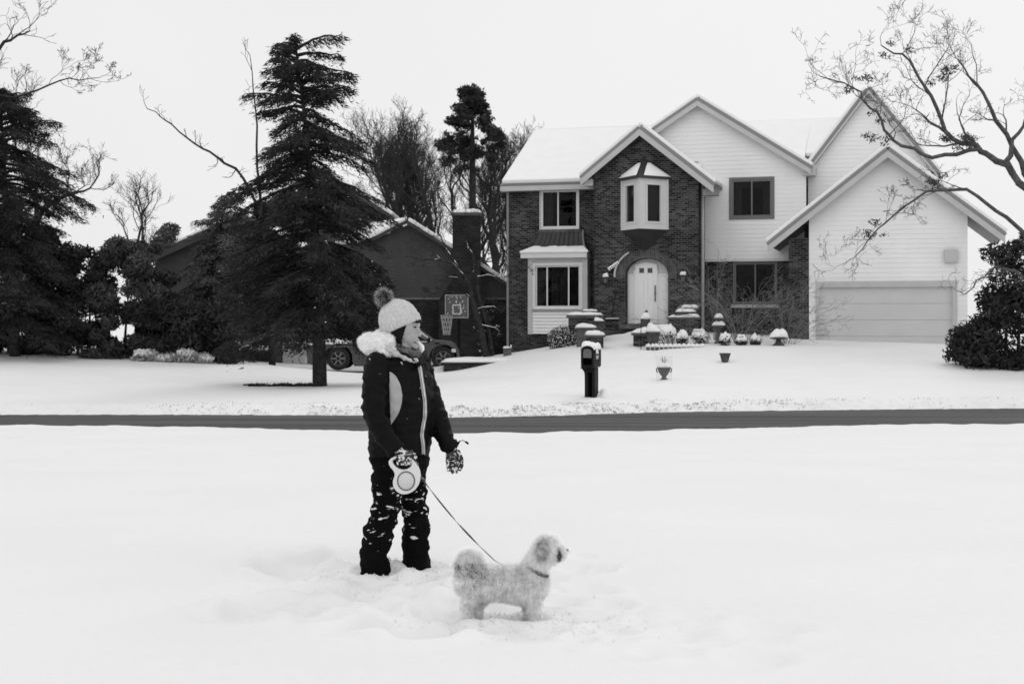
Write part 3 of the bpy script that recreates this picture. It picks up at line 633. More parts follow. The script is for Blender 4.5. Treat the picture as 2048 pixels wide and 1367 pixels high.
# tilted plaque above the left lantern
w = HW(1227, 531, .08); e = empty('wall_ornament', w, -RH, label='small tilted slatted wall ornament dusted with snow above the left lantern', cat='wall ornament')
MM = MB(); MM.box(-.24, -.05, -.07, .24, .05, .0); o = MM.build('board', mat('ornament_wood', .08), e); o.rotation_euler = (0, -R(34), 0)
sb = MB().box(-.23, -.06, .003, .23, .05, .05); 
for k in range(6): sb.box(-.22+k*.08, -.055, -.07, -.18+k*.08, -.052, .0)
o = sb.build('snow', SNOW, e, bevel=.01); o.rotation_euler = (0, -R(34), 0)
# ------------------------------------------------------------------ yard things
def base(px, py, Y): p = P(px, py, Y); return Vector((p.x, p.y, lz(p.x, p.y)))
def S(Y): return Y/F                       # metres per photo pixel at distance Y
# mailbox -----------------------------------------------------------
b0 = base(1182, 790, 32); mbx = empty('mailbox', b0, -R(22), label='black plastic post-mounted mailbox by the road with a snow cap and white number 347', cat='mailbox')
k = S(32)
def arch_ring(w, z0, z1, y, n=10): 
    r = w/2; return [(-r, y, z0+.03), (-r+.03, y, z0), (r-.03, y, z0), (r, y, z0+.03)]+[(r*math.cos(q), y, z1-r*.75+r*.75*math.sin(q)) for q in np.linspace(0, math.pi, n)]
z0, z1 = .66, 1.14
body = MB().rings([arch_ring(.25, z0+.03, z1-.02, -.24), arch_ring(.29, z0, z1, -.2), arch_ring(.29, z0, z1+.01, .0), arch_ring(.3, z0+.005, z1, .27), arch_ring(.26, z0+.03, z1-.02, .3)])
bo = body.build('mailbox_body', BLACK, mbx, bevel=.006)
# rim around the front, letter door and newspaper slot
rim = MB(); A_ = arch_ring(.3, z0-.005, z1+.012, -.26); B_ = arch_ring(.22, z0+.05, z1-.04, -.26); C_ = arch_ring(.22, z0+.05, z1-.04, -.235); D_ = arch_ring(.3, z0-.005, z1+.012, -.235)
n = len(A_); rim.add(A_+B_+C_+D_, [(i, (i+1) % n, (i+1) % n+n, i+n) for i in range(n)]+[(i+n, (i+1) % n+n, (i+1) % n+2*n, i+2*n) for i in range(n)]+[(i, i+3*n, (i+1) % n+3*n, (i+1) % n) for i in range(n)])
rim.build('front_rim', BLACK, mbx)
dp_ = MB().prism([(-.1, .88), (.1, .88)]+[(.1*math.cos(q), z1-.13+.07*math.sin(q)) for q in np.linspace(0, math.pi, 9)], -.252, -.245).build('letter_door', mat('mailbox_door', .12, .4), mbx)
MB().ell((0, -.26, z1-.11), .05, .012, .018).build('door_pull', mat('mailbox_door', .12), dp_)
MB().box(-.1, -.2435, z0+.06, .1, -.2425, .87).build('paper_slot', mat('slot_black', .002, .9, spec=0), mbx)
MB().box(.148, -.2, .81, .154, .26, .816).build('side_seam', mat('seam_black', .004), mbx)
post = MB().rings([[(-.11+dx, -.13, z), (.13, -.13, z), (.13, .14, z), (-.11+dx, .14, z)] for dx, z in ((0, -.3), (0, .45), (-.01, .56), (-.06, .62), (-.12, .66))])
post.build('post', BLACK, mbx, bevel=.012)
MB().box(-.02, -.135, 0, .07, -.131, .55).build('post_groove', mat('slot_black', .002), mbx)
snm = MB()
o = snow_dome('snow', -.165, .155, -.24, .3, z1-.07, .15, mbx, 5, 16)
fl = MB().box(.153, -.12, .97, .165, -.09, 1.08).box(.153, -.09, 1.03, .165, .02, 1.08).build('flag', mat('mailbox_door', .12), mbx); fl.rotation_euler = (0, 0, 0)
snb = snow_dome('snow', .15, .2, -.16, -.02, .98, .1, mbx, 8, 8, True)
DIG = {'3': ['111', '001', '011', '001', '111'], '4': ['101', '101', '111', '001', '001'], '7': ['111', '001', '010', '010', '010']}
for q, ch in enumerate('347'):
    t = MB(); u = .016
    for r_, row in enumerate(DIG[ch]):
        for c_, v in enumerate(row):
            if v == '1': t.box(.1505, -.09+q*.058+c_*u, .93-r_*u-u, .1535, -.09+q*.058+c_*u+u*.98, .93-r_*u-.0005)
    t.build('number_digit', mat('white_sticker', .8), mbx)
sn_ = snow_dome('snow', -.02, .42, .02, .36, -.1, .24, mbx, 6, 14, True)
for v in sn_.data.vertices: v.co.z += .05*noise.noise(v.co*7)
# urn with guard ----------------------------------------------------
def lath(name, prof, m, parent, n=20): return MB().lathe(prof, n=n).build(name, m, parent, True)
b0 = base(1328, 758, 36); u = empty('stone_urn', b0, label='dark footed urn standing alone in the lawn inside a clear plastic guard', cat='urn')
lath('urn_bowl', [(.0, -.05), (.1, -.05), (.1, .01), (.06, .04), (.055, .08), (.1, .13), (.15, .22), (.16, .27), (.175, .275), (.175, .31), (.15, .31), (.0, .3)], TERRA, u)
for sgn in (-1, 1): MB().tube([(sgn*.16, 0, .29), (sgn*.19, 0, .26), (sgn*.185, 0, .2), (sgn*.15, 0, .19)], .015, 6).build('handle', TERRA, u)
snow_dome('snow', -.16, .16, -.16, .16, .305, .12, u, 11, 12, True)
tw = MB()
for q in range(9): a = q*.7; tw.tube([(0, 0, .36), (.05*math.cos(a), .05*math.sin(a), .45+.02*(q % 3)), (.09*math.cos(a), .09*math.sin(a), .5+.03*(q % 4))], .004, 4)
tw.build('dry_stem', TWIG, u)
gm = bpy.data.materials.new('clear_plastic'); gm.use_nodes = True; t = gm.node_tree; t.nodes.clear()
o_ = t.nodes.new('ShaderNodeOutputMaterial'); ms = t.nodes.new('ShaderNodeMixShader'); ms.inputs[0].default_value = .1; tr = t.nodes.new('ShaderNodeBsdfTransparent'); df = t.nodes.new('ShaderNodeBsdfDiffuse'); df.inputs[0].default_value = (.5, .5, .5, 1)
t.links.new(tr.outputs[0], ms.inputs[1]); t.links.new(df.outputs[0], ms.inputs[2]); t.links.new(ms.outputs[0], o_.inputs[0])
MB().rings([[(r*math.cos(a), r*math.sin(a), z) for a in np.linspace(0, 2*math.pi, 24, endpoint=False)] for r, z in ((.2, .0), (.22, .6))], cap=False).build('plastic_guard', gm, u, True)
def planter(px, py, Y, r, h, label, cat='pot', name='flower_pot', snowh=.12, m=TERRA, taper=.75, stems=0, rim=True, group=None, foot=0):
    b = base(px, py, Y); e = empty(name, b, label=label, cat=cat, group=group)
    pr = [(0, -.05), (r*taper, -.05), (r*taper, 0)]
    if foot: pr = [(0, -.05), (r*.5, -.05), (r*.5, .02), (r*.3, foot)]
    pr += [(r*(taper+(1-taper)*.6), h*.55), (r*.96, h*.82)]+([(r*1.06, h*.83), (r*1.06, h), (r*.9, h), (0, h-.02)] if rim else [(r, h), (0, h-.01)])
    lath('pot', pr, m, e)
    if snowh: snow_dome('snow', -r*1.02, r*1.02, -r*1.02, r*1.02, h-.01, snowh, e, px*.1, 14, True)
    if stems:
        tw = MB(); rr_ = random.Random(px)
        for q in range(stems):
            a = rr_.uniform(0, 6.28); l = rr_.uniform(.6, 1)*.2; d = rr_.uniform(.2, .9)*r
            tw.tube([(d*.5*math.cos(a), d*.5*math.sin(a), h), (d*math.cos(a), d*math.sin(a), h+l*.6), (d*1.4*math.cos(a), d*1.4*math.sin(a), h+l)], [.008, .006, .003], 4)
        tw.build('dry_stem', TWIG, e)
    return e
def at(o, px, py, Y): o.location = P(px, py, Y); return o
# left side of the walk
def boxy(name, px, py, Y, w, h, d, label, cat, m, cap=0, snowh=.07, rot=-RH, group=None, capm=None):
    e = empty(name, P(px, py, Y), rot, label=label, cat=cat, group=group)
    pt = {'brick_pedestal': 'brick_block', 'planter_box': 'box'}.get(name, 'block')
    MB().box(-w/2, -d/2, -.5 if cap else 0, w/2, d/2, h-cap).build(pt, m, e, bevel=.008)
    if cap: MB().box(-w/2-.06, -d/2-.06, h-cap+.001, w/2+.06, d/2+.06, h).build('cap_stone', capm or mat('stone_step', .16), e, bevel=.008)
    g = .05 if cap else -.01
    if snowh: snow_dome('snow', -w/2-g, w/2+g, -d/2-g, d/2+g, h, snowh, e, px*.3)
    return e
boxy('brick_pedestal', 1170, 672, 48.5, 1.0, .72, .7, 'wide brick pedestal carrying the dark planter box, left of the front walk', 'pedestal', BRICK, .1, .09)
pb = boxy('planter_box', 1165, 656-5, 48.5, .68, .3, .3, 'long dark planter box with dry sprigs under the bay window', 'planter', mat('planter_grey', .03, .7), 0, .05)
tw = MB(); rr_ = random.Random(4)
for q in range(26):
    x = rr_.uniform(-.3, .3); l = rr_.uniform(.1, .26); tw.tube([(x, 0, .3), (x+rr_.uniform(-.05, .05), rr_.uniform(-.05, .05), .3+l*.6), (x+rr_.uniform(-.12, .12), 0, .3+l)], [.006, .005, .003], 4)
tw.build('dry_sprig', mat('frosted_twig', .35, .9), pb)
pb2 = boxy('planter_box', 1180, 640, 49.6, .5, .32, .35, 'tapered square planter with frosted sprigs behind the long planter box', 'planter', mat('planter_grey', .03), 0, .06)
boxy('brick_pedestal', 1190, 690, 46.2, .46, .33, .5, 'low brick pillar with a snowy stone cap at the left foot of the walk', 'pedestal', BRICK, .07, .13)
e = planter(1198, 660, 48, .17, .33, 'round terracotta pot with frosted leaves left of the walk', 'pot', stems=12, snowh=.13); at(e, 1198, 661, 48)
boxy('stone_ledge', 1172, 668, 47.4, .55, .22, .4, 'small stone ledge heaped with snow between the two left pedestals', 'ledge', mat('stone_step', .16), .05, .12)
# shovel
e = empty('snow_shovel', P(1225, 656, 51), -RH, label='black snow shovel leaning on the brick wall left of the front door', cat='shovel')
k = S(51)
bl = MB().rings([[(-.22, -.14, .0), (.22, -.14, .0), (.2, -.12, .03), (-.2, -.12, .03)], [(-.25, -.04, .32), (.25, -.04, .32), (.25, -.01, .33), (-.25, -.01, .33)]]).build('blade', BLACK, e)
MB().box(-.24, -.07, .335, .24, -.01, .36).build('snow', SNOW, e, bevel=.01)
MB().tube([(0, -.05, .05), (0, -.02, .5), (.06, .02, 1.0), (.1, .06, 1.2)], .02, 6).build('shaft', BLACK, e)
MB().tube([(.04, .06, 1.2), (.03, .07, 1.3), (.1, .08, 1.36), (.17, .07, 1.3), (.16, .06, 1.2), (.04, .06, 1.2)], .022, 6).build('grip', BLACK, e)
# right of the walk
boxy('brick_pedestal', 1285, 691, 46.4, .52, .42, .5, 'low brick pillar with overhanging cap right of the walk, carrying the domed pot', 'pedestal', BRICK, .08, .14)
e = planter(1291, 656, 48.3, .17, .4, 'domed terracotta pot with a snow mound and knob, in front of the door', 'pot', snowh=.2, rim=False, taper=.8); at(e, 1291, 660, 48.3)
MB().ell((.03, 0, .63), .05, .05, .055).build('knob', TERRA, e)
e = empty('garden_stake', P(1282, 690, 45.6), label='thin dark metal stake standing beside the right brick pillar', cat='stake'); MB().tube([(0, 0, -.3), (0, 0, .8)], .012, 6).build('rod', BLACK, e); MB().tube([(-.02, 0, .78), (0, 0, .83), (.02, 0, .78)], .01, 5).build('hook', BLACK, e)
e = planter(1306, 686, 45.6, .22, .37, 'wide ribbed pot piled high with snow right of the brick pillar', 'pot', snowh=.26); at(e, 1306, 686, 45.6)
boxy('stone_slab', 1320, 664, 48.6, .9, .16, .5, 'long flat stone slab under snow beside the front steps', 'slab', mat('stone_step', .16), .05, .1)
for i, (px, py, w, lab) in enumerate(((1368, 668, .95, 'lower snow-covered brick planter right of the front door'), (1372, 641, .7, 'upper dark planter box with sprigs right of the front door'), (1380, 636, .6, 'rear planter box against the brick right of the front door'))):
    p = boxy('brick_pedestal' if i == 0 else 'planter_box', px, py, (48.6, 48.6, 49.8)[i], w, (.58, .3, .36)[i], .45, lab, 'pedestal' if i == 0 else 'planter', BRICK if i == 0 else mat('planter_grey', .03), .08 if i == 0 else 0, .1)
    if i:
        tw = MB()
        for q in range(22): x = rr_.uniform(-.3, .3); l = rr_.uniform(.1, .26); tw.tube([(x, 0, .3), (x+rr_.uniform(-.05, .05), rr_.uniform(-.05, .05), .3+l*.6), (x+rr_.uniform(.0, .2), 0, .3+l)], [.008, .006, .004], 4)
        tw.build('dry_sprig', mat('frosted_twig', .35), p)
def leaf_mesh(name, m, parent, cen, rad, n, s0, s1, flat=1, seed=0, shell=.0):
    g = np.random.default_rng(seed); d = g.normal(size=(n, 3)); d /= np.linalg.norm(d, axis=1)[:, None]; r = (g.uniform(shell, 1, n))**.4
    c = np.array(cen)+d*r[:, None]*np.array(rad); a = g.normal(size=(n, 3)); a /= np.linalg.norm(a, axis=1)[:, None]
    b = np.cross(a, g.normal(size=(n, 3))); b /= np.linalg.norm(b, axis=1)[:, None]; s = g.uniform(s0, s1, n)[:, None]
    V = np.stack([c-a*s, c+b*s*.45, c+a*s, c-b*s*.45], 1).reshape(-1, 3); Fc = np.arange(4*n).reshape(n, 4)
    return mkobj(name, np_mesh(V, Fc, name), m, parent)
def mound_plant(px, py, Y, w, h, label, group=None, seed=0, cat='plant', name='garden_plant'):
    e = empty(name, base(px, py, Y) if py is None else P(px, py, Y), label=label, cat=cat, group=group); r = w*S(Y)/2; hh = h*S(Y)
    leaf_mesh('foliage', mat('evergreen_leaf', .03, .8, .5, 9), e, (0, 0, hh*.35), (r, r, hh*.6), 500, .02, .05, seed=seed)
    V = []; g = random.Random(seed+50)
    o = snow_dome('snow', -r*.92, r*.92, -r*.8, r*.8, hh*.42, hh*.6, e, seed+2, 16, True)
    for v in o.data.vertices: v.co.z += .05*noise.noise(Vector((v.co.x*9, v.co.y*9, seed))); v.co.z += .04*noise.noise(Vector((v.co.x*25, v.co.y*25, seed)))
    return e
mound_plant(1334, 684, 46.3, 44, 34, 'broad clump bent under snow right of the wide ribbed pot', seed=1)
mound_plant(1365, 687, 45.6, 26, 26, 'small spiky snow-topped plant nearest the edging, right of the broad clump', seed=2)
mound_plant(1400, 686, 46.2, 40, 28, 'long low snow-heaped plant in the middle of the bed', seed=3)
mound_plant(1449, 690, 45.4, 24, 24, 'small round snow-capped plant just behind the lone pot', seed=4)
mound_plant(1483, 690, 45.4, 26, 20, 'round snow-capped plant, left one of the twin tufts', seed=5)
mound_plant(1511, 690, 45.4, 24, 20, 'round snow-capped plant, right one of the twin tufts', seed=6)
e = empty('bird_bath', P(1437, 684, 46), label='tiered bird bath with snow on both bowls in the garden bed', cat='bird bath')
lath('pedestal', [(0, -.3), (.14, -.3), (.14, 0), (.07, .06), (.06, .4), (.09, .44), (0, .44)], mat('stone_step', .16), e); lath('bowl', [(0, .44), (.1, .445), (.22, .52), (.22, .55), (0, .53)], mat('stone_step', .16), e)
snow_dome('snow', -.22, .22, -.2, .2, .54, .14, e, 3, 12, True); lath('upper_bowl', [(0, .6), (.04, .6), (.04, .76), (.14, .8), (0, .8)], mat('stone_step', .16), e); snow_dome('snow', -.15, .15, -.14, .14, .79, .13, e, 4, 12, True)
e = empty('garden_mushroom', P(1557, 692, 45), label='large mushroom-shaped ornament capped with snow near the garage', cat='garden ornament')
lath('stem', [(0, -.3), (.2, -.3), (.2, .04), (.09, .12), (.08, .26), (0, .26)], TERRA, e); lath('cap', [(0, .2), (.25, .23), (.3, .28), (.2, .36), (0, .38)], TERRA, e); snow_dome('snow', -.31, .31, -.28, .28, .28, .24, e, 9, 14, True)
e = planter(1450, 724, 42, .16, .27, 'small dark pot half sunk in the lawn below the garden bed', 'pot', snowh=.0, rim=True, taper=.6); at(e, 1450, 724, 42)
# scalloped edging stones, snow covered
ed = empty('garden_edging', P(1340, 692, 45.1), label='row of snow-covered scalloped edging stones in front of the bed', cat='edging')
for i in range(13):
    px = 1296+i*9; q = P(px, 692, 45.1)-ed.location; MB().box(q.x-.055, -.03, -.2, q.x+.055, .04, .015).build('stone', mat('stone_step', .16), ed, bevel=.01)
    snow_dome('snow', q.x-.085, q.x+.085, -.085, .1, -.02, .1, ed, i, 8, True)
# snow-speckled evergreen shrub below the bay
e = empty('evergreen_shrub', P(1122, 700, 48.6), label='rounded evergreen shrub speckled with snow below the bay window', cat='shrub')
k = S(48.6)
leaf_mesh('foliage', mat('evergreen_leaf', .03), e, (.1, 0, .35), (.62, .5, .48), 5200, .02, .045, seed=21)
tag(leaf_mesh('snow', SNOW, e, (.12, -.1, .38), (.62, .5, .46), 1500, .012, .034, seed=22, shell=.5), kind='stuff')
st = MB(); 
for q in range(10): st.tube([(0, 0, -.3), (rr_.uniform(-.3, .3), rr_.uniform(-.2, .2), .2), (rr_.uniform(-.6, .5), rr_.uniform(-.3, .3), .5)], [.02, .015, .006], 5)
st.build('stem', TWIG, e)
# weathered post at the house corner
e = empty('wooden_post', P(1014, 709, 49.5), label='short weathered post topped with snow at the left corner of the brick house', cat='post')
MB().box(-.13, -.1, -.5, .16, .1, .24).build('box', mat('weathered_wood', .09, .9, .4, 9), e, bevel=.01); snow_dome('snow', -.14, .1, -.11, .11, .24, .05, e, 3); MB().tube([(.13, 0, .24), (.14, 0, .34)], .025, 6).build('stub', SNOW, e)
# timber retaining wall with snow top
e = empty('retaining_wall', P(945, 738, 48.2), label='dark timber retaining wall with a thick snow top beside the driveway', cat='retaining wall')
k = S(48.2)
for r_ in range(4):
    MB().box(-.98, -.1, -.55+r_*.2, 1.5, .1, -.36+r_*.2).build('timber', mat('dark_timber', .02, .9, .6, 6, snow=(5, .63)), e, bevel=.01)
o = snow_dome('snow', -1.06, 1.6, -.16, 1.2, .245, .13, e, 7, 24)
# ------------------------------------------------------------------ neighbour's house
NY = 58.0
nb = empty('neighbour_house', (P(815, 640, NY).x, NY, 0), label='dark sided house with a tall brick chimney and snowy gable beyond the driveway', cat='house')
def N(px, py, y=0): p = P(px, py, NY+y); return (p.x-nb.location.x, p.z)
c = lambda *a: N(*a)
gw = [N(560, 800), N(1030, 800), N(1030, 579), N(815, 450), N(722, 498), N(560, 498)]
zs = N(0, 596)[1]
siding('siding_wall', [(gw[0][0], zs), (gw[1][0], zs), (gw[1][0], gw[2][1]), gw[3], (gw[4][0], gw[4][1]+.17), (gw[0][0], gw[4][1]+.17)], [], 0, SIDE2, nb, .16, .014)
MB().wall(rect(gw[0][0], gw[1][0], -1.2, zs-.002), [], .03, .2).build('brick_wall', BRICK2, nb)
MB().box(gw[0][0], -.03, zs-.06, gw[1][0], -.016, zs+.03).build('belt_board', mat('belt_grey', .13), nb)
sR = (N(815, 446)[1]-N(1017, 572)[1])/(N(1017, 0)[0]-N(815, 0)[0]); xA, zA = N(815, 444)
q1 = [(xA+4.6, -.4, zA-4.6*sR), (xA+4.6, 7, zA-4.6*sR), (xA, 7, zA), (xA, -.4, zA)]
xL = N(733, 0)[0]; zL = N(0, 486)[1]
q0 = [(xL, -.4, zL), (xL-3.4, 6.5, zL+.0), (xA-3.2, 6.5, zA+.1), (xA, -.4, zA)]
ro = MB().slab(q1, -.08, .04).slab(q0, -.08, .04).build('gable_roof', mat('dark_fascia', .05), nb)
MB().slab(q1, .043, .2).slab(q0, .043, .2).build('snow', SNOW, ro, bevel=.05)
# taller block to the left
u1 = N(778, 436, 3); tx = N(640, 346, 3); sU = (tx[1]-u1[1])/(u1[0]-tx[0])
siding('siding_wall', [(N(450, 0, 3)[0], 0), (u1[0]-.2, 0), (u1[0]-.1, u1[1]+.05), (tx[0], tx[1]+.06), (N(450, 0, 3)[0], tx[1]-sU*(tx[0]-N(450, 0, 3)[0]))], [], 3, SIDE2, nb, .16, .014)
q3 = [(u1[0]+.1, 2.6, u1[1]), (u1[0]+.1, 9, u1[1]), (tx[0], 9, tx[1]+.1), (tx[0], 2.6, tx[1]+.1)]; xx = N(440, 0, 3)[0]
q4 = [(xx, 2.6, tx[1]-sU*(tx[0]-xx)), (xx, 9, tx[1]-sU*(tx[0]-xx)), (tx[0], 9, tx[1]+.1), (tx[0], 2.6, tx[1]+.1)]
ro = MB().slab(q3, -.05, .1).slab(q4, -.05, .1).build('upper_roof', mat('dark_fascia', .05), nb); MB().slab(q3, .103, .26).slab(q4, .103, .26).build('snow', SNOW, ro, bevel=.05)
# chimney
cx0, cx1 = N(905, 0, -.8)[0], N(961, 0, -.8)[0]; ct = N(0, 431, -.8)[1]; cb = N(0, 560, -.8)[1]; cb2 = N(0, 600, -.8)[1]
ch = MB().box(cx0, -.8, cb, cx1, -.003, ct).rings([[(cx0-.55, -.8, cb2), (cx1+.2, -.8, cb2), (cx1+.2, -.003, cb2), (cx0-.55, -.003, cb2)], [(cx0, -.8, cb-.003), (cx1, -.8, cb-.003), (cx1, -.003, cb-.003), (cx0, -.003, cb-.003)]])
ch.box(cx0-.55, -.8, -1, cx1+.2, -.003, cb2-.003)
cho = ch.build('chimney', BRICK2, nb); MB().box(cx0-.06, -.86, ct+.003, cx1+.06, .1, ct+.12).build('chimney_cap', mat('stone_step', .16), cho); snow_dome('snow', cx0-.06, cx1+.06, -.86, .1, ct+.12, .16, cho, 3)
# windows on the left of it, behind the spruce
x, z = N(580, 690); 
MB().box(gw[0][0], .2, -1.2, gw[0][0]+.2, 9, 4).box(gw[0][0], 9, -1.2, gw[1][0]-1, 9.2, 2).build('side_wall', SIDE2, nb)
# basketball hoop in front of the neighbour's wall
e = empty('basketball_hoop', P(925, 730, 54), label='basketball hoop with a clear backboard and white net standing by the chimney wall', cat='basketball hoop')
k = S(54); fz = lambda py: (730-py)*k
bb = MB(); frm(bb, -35*k, 12*k, fz(636), fz(589), .04, -.03, .03); bb.build('backboard_frame', mat('dull_white_plastic', .3), e)
bb = MB().box(-35*k+.05, -.01, fz(636)+.05, 12*k-.05, .0, fz(589)-.05).build('backboard', mat('smoky_acrylic', .09, .2, snow=(11, .6)), e)
bb = MB(); frm(bb, -20*k, -3*k, fz(628), fz(609), .035, -.016, -.011); bb.build('target_square', mat('white_plastic', .6), e)
rim = MB().tube([(-31*k+.23*math.cos(a), -.26+.23*math.sin(a), fz(630)) for a in np.linspace(0, 2*math.pi, 21)], .015, 6); rim.build('rim', mat('rim_grey', .2), e)
nm = MB()
for i in range(12):
    a = i/12*6.283
    for sgn in (-1, 1): nm.tube([(-31*k+(.23-.11*t)*math.cos(a+sgn*t*1.1), -.26+(.23-.11*t)*math.sin(a+sgn*t*1.1), fz(630)-.75*t) for t in np.linspace(0, 1, 6)], .009, 4)
nm.build('net', mat('net_white', .4), e)
MB().tube([(-8*k, .5, -.3), (-8*k, .45, fz(640)), (-10*k, .05, fz(612))], .055, 8).build('pole', BLACK, e)
# ------------------------------------------------------------------ pickup truck
TY = 50.5
tg = P(765, 742, TY); TZ = lz(tg.x, tg.y)-.0
truck = empty('pickup_truck', (P(765, 742, TY).x, TY, -.5), label='grey pickup truck with snow in its bed, parked on the driveway behind the walker', cat='pickup truck')
k = S(TY); X = lambda px: (px-765)*k; Z = lambda py: (742-py)*k
TP = mat('truck_paint', .04, .35, .1, 2, spec=.6)
def wa(cx, cz, r, a0, a1, n=9): return [(cx+r*math.cos(q), cz+r*math.sin(q)) for q in np.linspace(a0, a1, n)]
fx, rx_ = X(889), X(683); wz = Z(717); 
prof = [(X(622), Z(727)), (rx_-.52, Z(730))]+wa(rx_, wz, .5, math.pi*1.05, -.05*math.pi)+[(rx_+.56, Z(732)), (fx-.52, Z(732))]+wa(fx, wz, .5, math.pi*1.05, 0)+[(X(918), Z(722)), (X(917), Z(702)), (X(909), Z(689)), (X(900), Z(684)), (X(866), Z(680.5)), (X(622), Z(691))]
body = MB().prism(prof, -.95, .95).build('body', TP, truck, bevel=.05)
cab = [(X(868), Z(682)), (X(838), Z(659)), (X(822), Z(655)), (X(760), Z(655)), (X(744), Z(662)), (X(740), Z(690)), (X(866), Z(690))]
MB().rings([[(x, -.9, z) if z < Z(675) else (x, -.78, z) for x, z in cab], [(x, .9, z) if z < Z(675) else (x, .78, z) for x, z in cab]]).build('cab', TP, truck, bevel=.03)
sw = [(X(858), Z(681)), (X(836), Z(662)), (X(808), Z(660)), (X(808), Z(681))]; sw2 = [(X(803), Z(681)), (X(803), Z(660)), (X(764), Z(660)), (X(756), Z(681))]
for w_ in (sw, sw2): MB().add([(x, -.905 if z < Z(672) else -.83, z) for x, z in w_], [(0, 1, 2, 3)]).build('side_window', mat('car_glass', .01, .05, spec=1), truck)
MB().tube([(X(866), -.93, Z(682)), (X(837), -.84, Z(659.5)), (X(820), -.82, Z(655))], .03, 6).build('window_pillar', mat('chrome', .55, .25), truck)
MB().tube([(X(864), -.96, Z(684)), (X(756), -.96, Z(684))], .018, 5).build('beltline_trim', mat('chrome', .55), truck)
MB().box(X(858), -1.15, Z(685), X(864), -.97, Z(676)).build('side_mirror', BLACK, truck, bevel=.02)
for px in (810, 755): MB().box(X(px), -.955, Z(728), X(px)+.012, -.951, Z(686)).build('door_seam', BLACK, truck)
for px in (800, 752): MB().box(X(px)-.12, -.985, Z(694), X(px)+.05, -.953, Z(692)).build('door_handle', mat('chrome', .55), truck)
MB().box(X(872), -.96, Z(689), X(882), -.952, Z(686)).build('fender_badge', BLACK, truck)
MB().box(X(905), -.962, Z(705), X(914), -.6, Z(698)).build('headlight', mat('headlight', .5, .1), truck, bevel=.02)
MB().box(X(912), -.93, Z(728), X(922), .93, Z(716)).build('front_bumper', mat('bumper', .05, .4), truck, bevel=.03)
MB().box(X(617), -.9, Z(727), X(624), .9, Z(716)).build('rear_bumper', mat('chrome', .55), truck, bevel=.03)
MB().box(X(621), -.955, Z(712), X(627), -.85, Z(694)).build('tail_light', mat('tail_light', .06, .2), truck)
o = snow_dome('snow', X(624), X(740), -.88, .88, Z(693), .22, truck, 4, 18)
for cx_ in (fx, rx_):
    for sy in (-1, 1):
        yy = sy*.84
        def ringc(r, y, n=28): return [(cx_+r*math.cos(a), y, wz+r*math.sin(a)) for a in np.linspace(0, 2*math.pi, n, endpoint=False)]
        wh = empty('wheel', (0, 0, 0)); bpy.data.objects.remove(wh)
        ty = MB().rings([ringc(.26, yy-.12), ringc(.38, yy-.12), ringc(.41, yy-.08), ringc(.41, yy+.08), ringc(.38, yy+.12), ringc(.26, yy+.12)]).build('wheel', mat('tyre', .015, .9, .3, 9), truck)
        r_ = MB().rings([ringc(.265, yy+sy*.08), ringc(.255, yy+sy*.125), ringc(.22, yy+sy*.11), ringc(.06, yy+sy*.06)], cap=False)
        for q in range(6):
            a = q/6*6.283; ca, sa = math.cos(a), math.sin(a)
            r_.tube([(cx_+.05*ca, yy+sy*.12, wz+.05*sa), (cx_+.235*ca, yy+sy*.115, wz+.235*sa)], .03, 5)
        r_.build('rim', mat('wheel_metal', .16, .4), ty)
# white trailer / boat-like board leaning beside the truck, pale garage door of the far left house
# ------------------------------------------------------------------ trees
def tubes(segs, n=4):
    """segs: list of (p0, p1, r0, r1) -> one mesh of tapered prisms (numpy)"""
    A = np.array([s[0] for s in segs]); B = np.array([s[1] for s in segs]); ra = np.array([s[2] for s in segs]); rb_ = np.array([s[3] for s in segs])
    D = B-A; L = np.linalg.norm(D, axis=1, keepdims=True)+1e-9; D = D/L; B = B+D*rb_[:, None]*.5
    ref = np.where(np.abs(D[:, 2:3]) > .9, np.array([[0, 1., 0]]), np.array([[0, 0, 1.]])); U = np.cross(D, ref); U /= np.linalg.norm(U, axis=1, keepdims=True); W = np.cross(D, U)
    ang = np.arange(n)*2*math.pi/n; c, s = np.cos(ang), np.sin(ang)
    ringA = A[:, None]+(U[:, None]*c[None, :, None]+W[:, None]*s[None, :, None])*ra[:, None, None]
    ringB = B[:, None]+(U[:, None]*c[None, :, None]+W[:, None]*s[None, :, None])*rb_[:, None, None]
    V = np.concatenate([ringA, ringB], 1).reshape(-1, 3); base_ = (np.arange(len(segs))*2*n)[:, None, None]
    j = np.arange(n); fq = np.stack([j, (j+1) % n, (j+1) % n+n, j+n], 1)[None]
    return np_mesh(V, (base_+fq).reshape(-1, 4), 'branches')
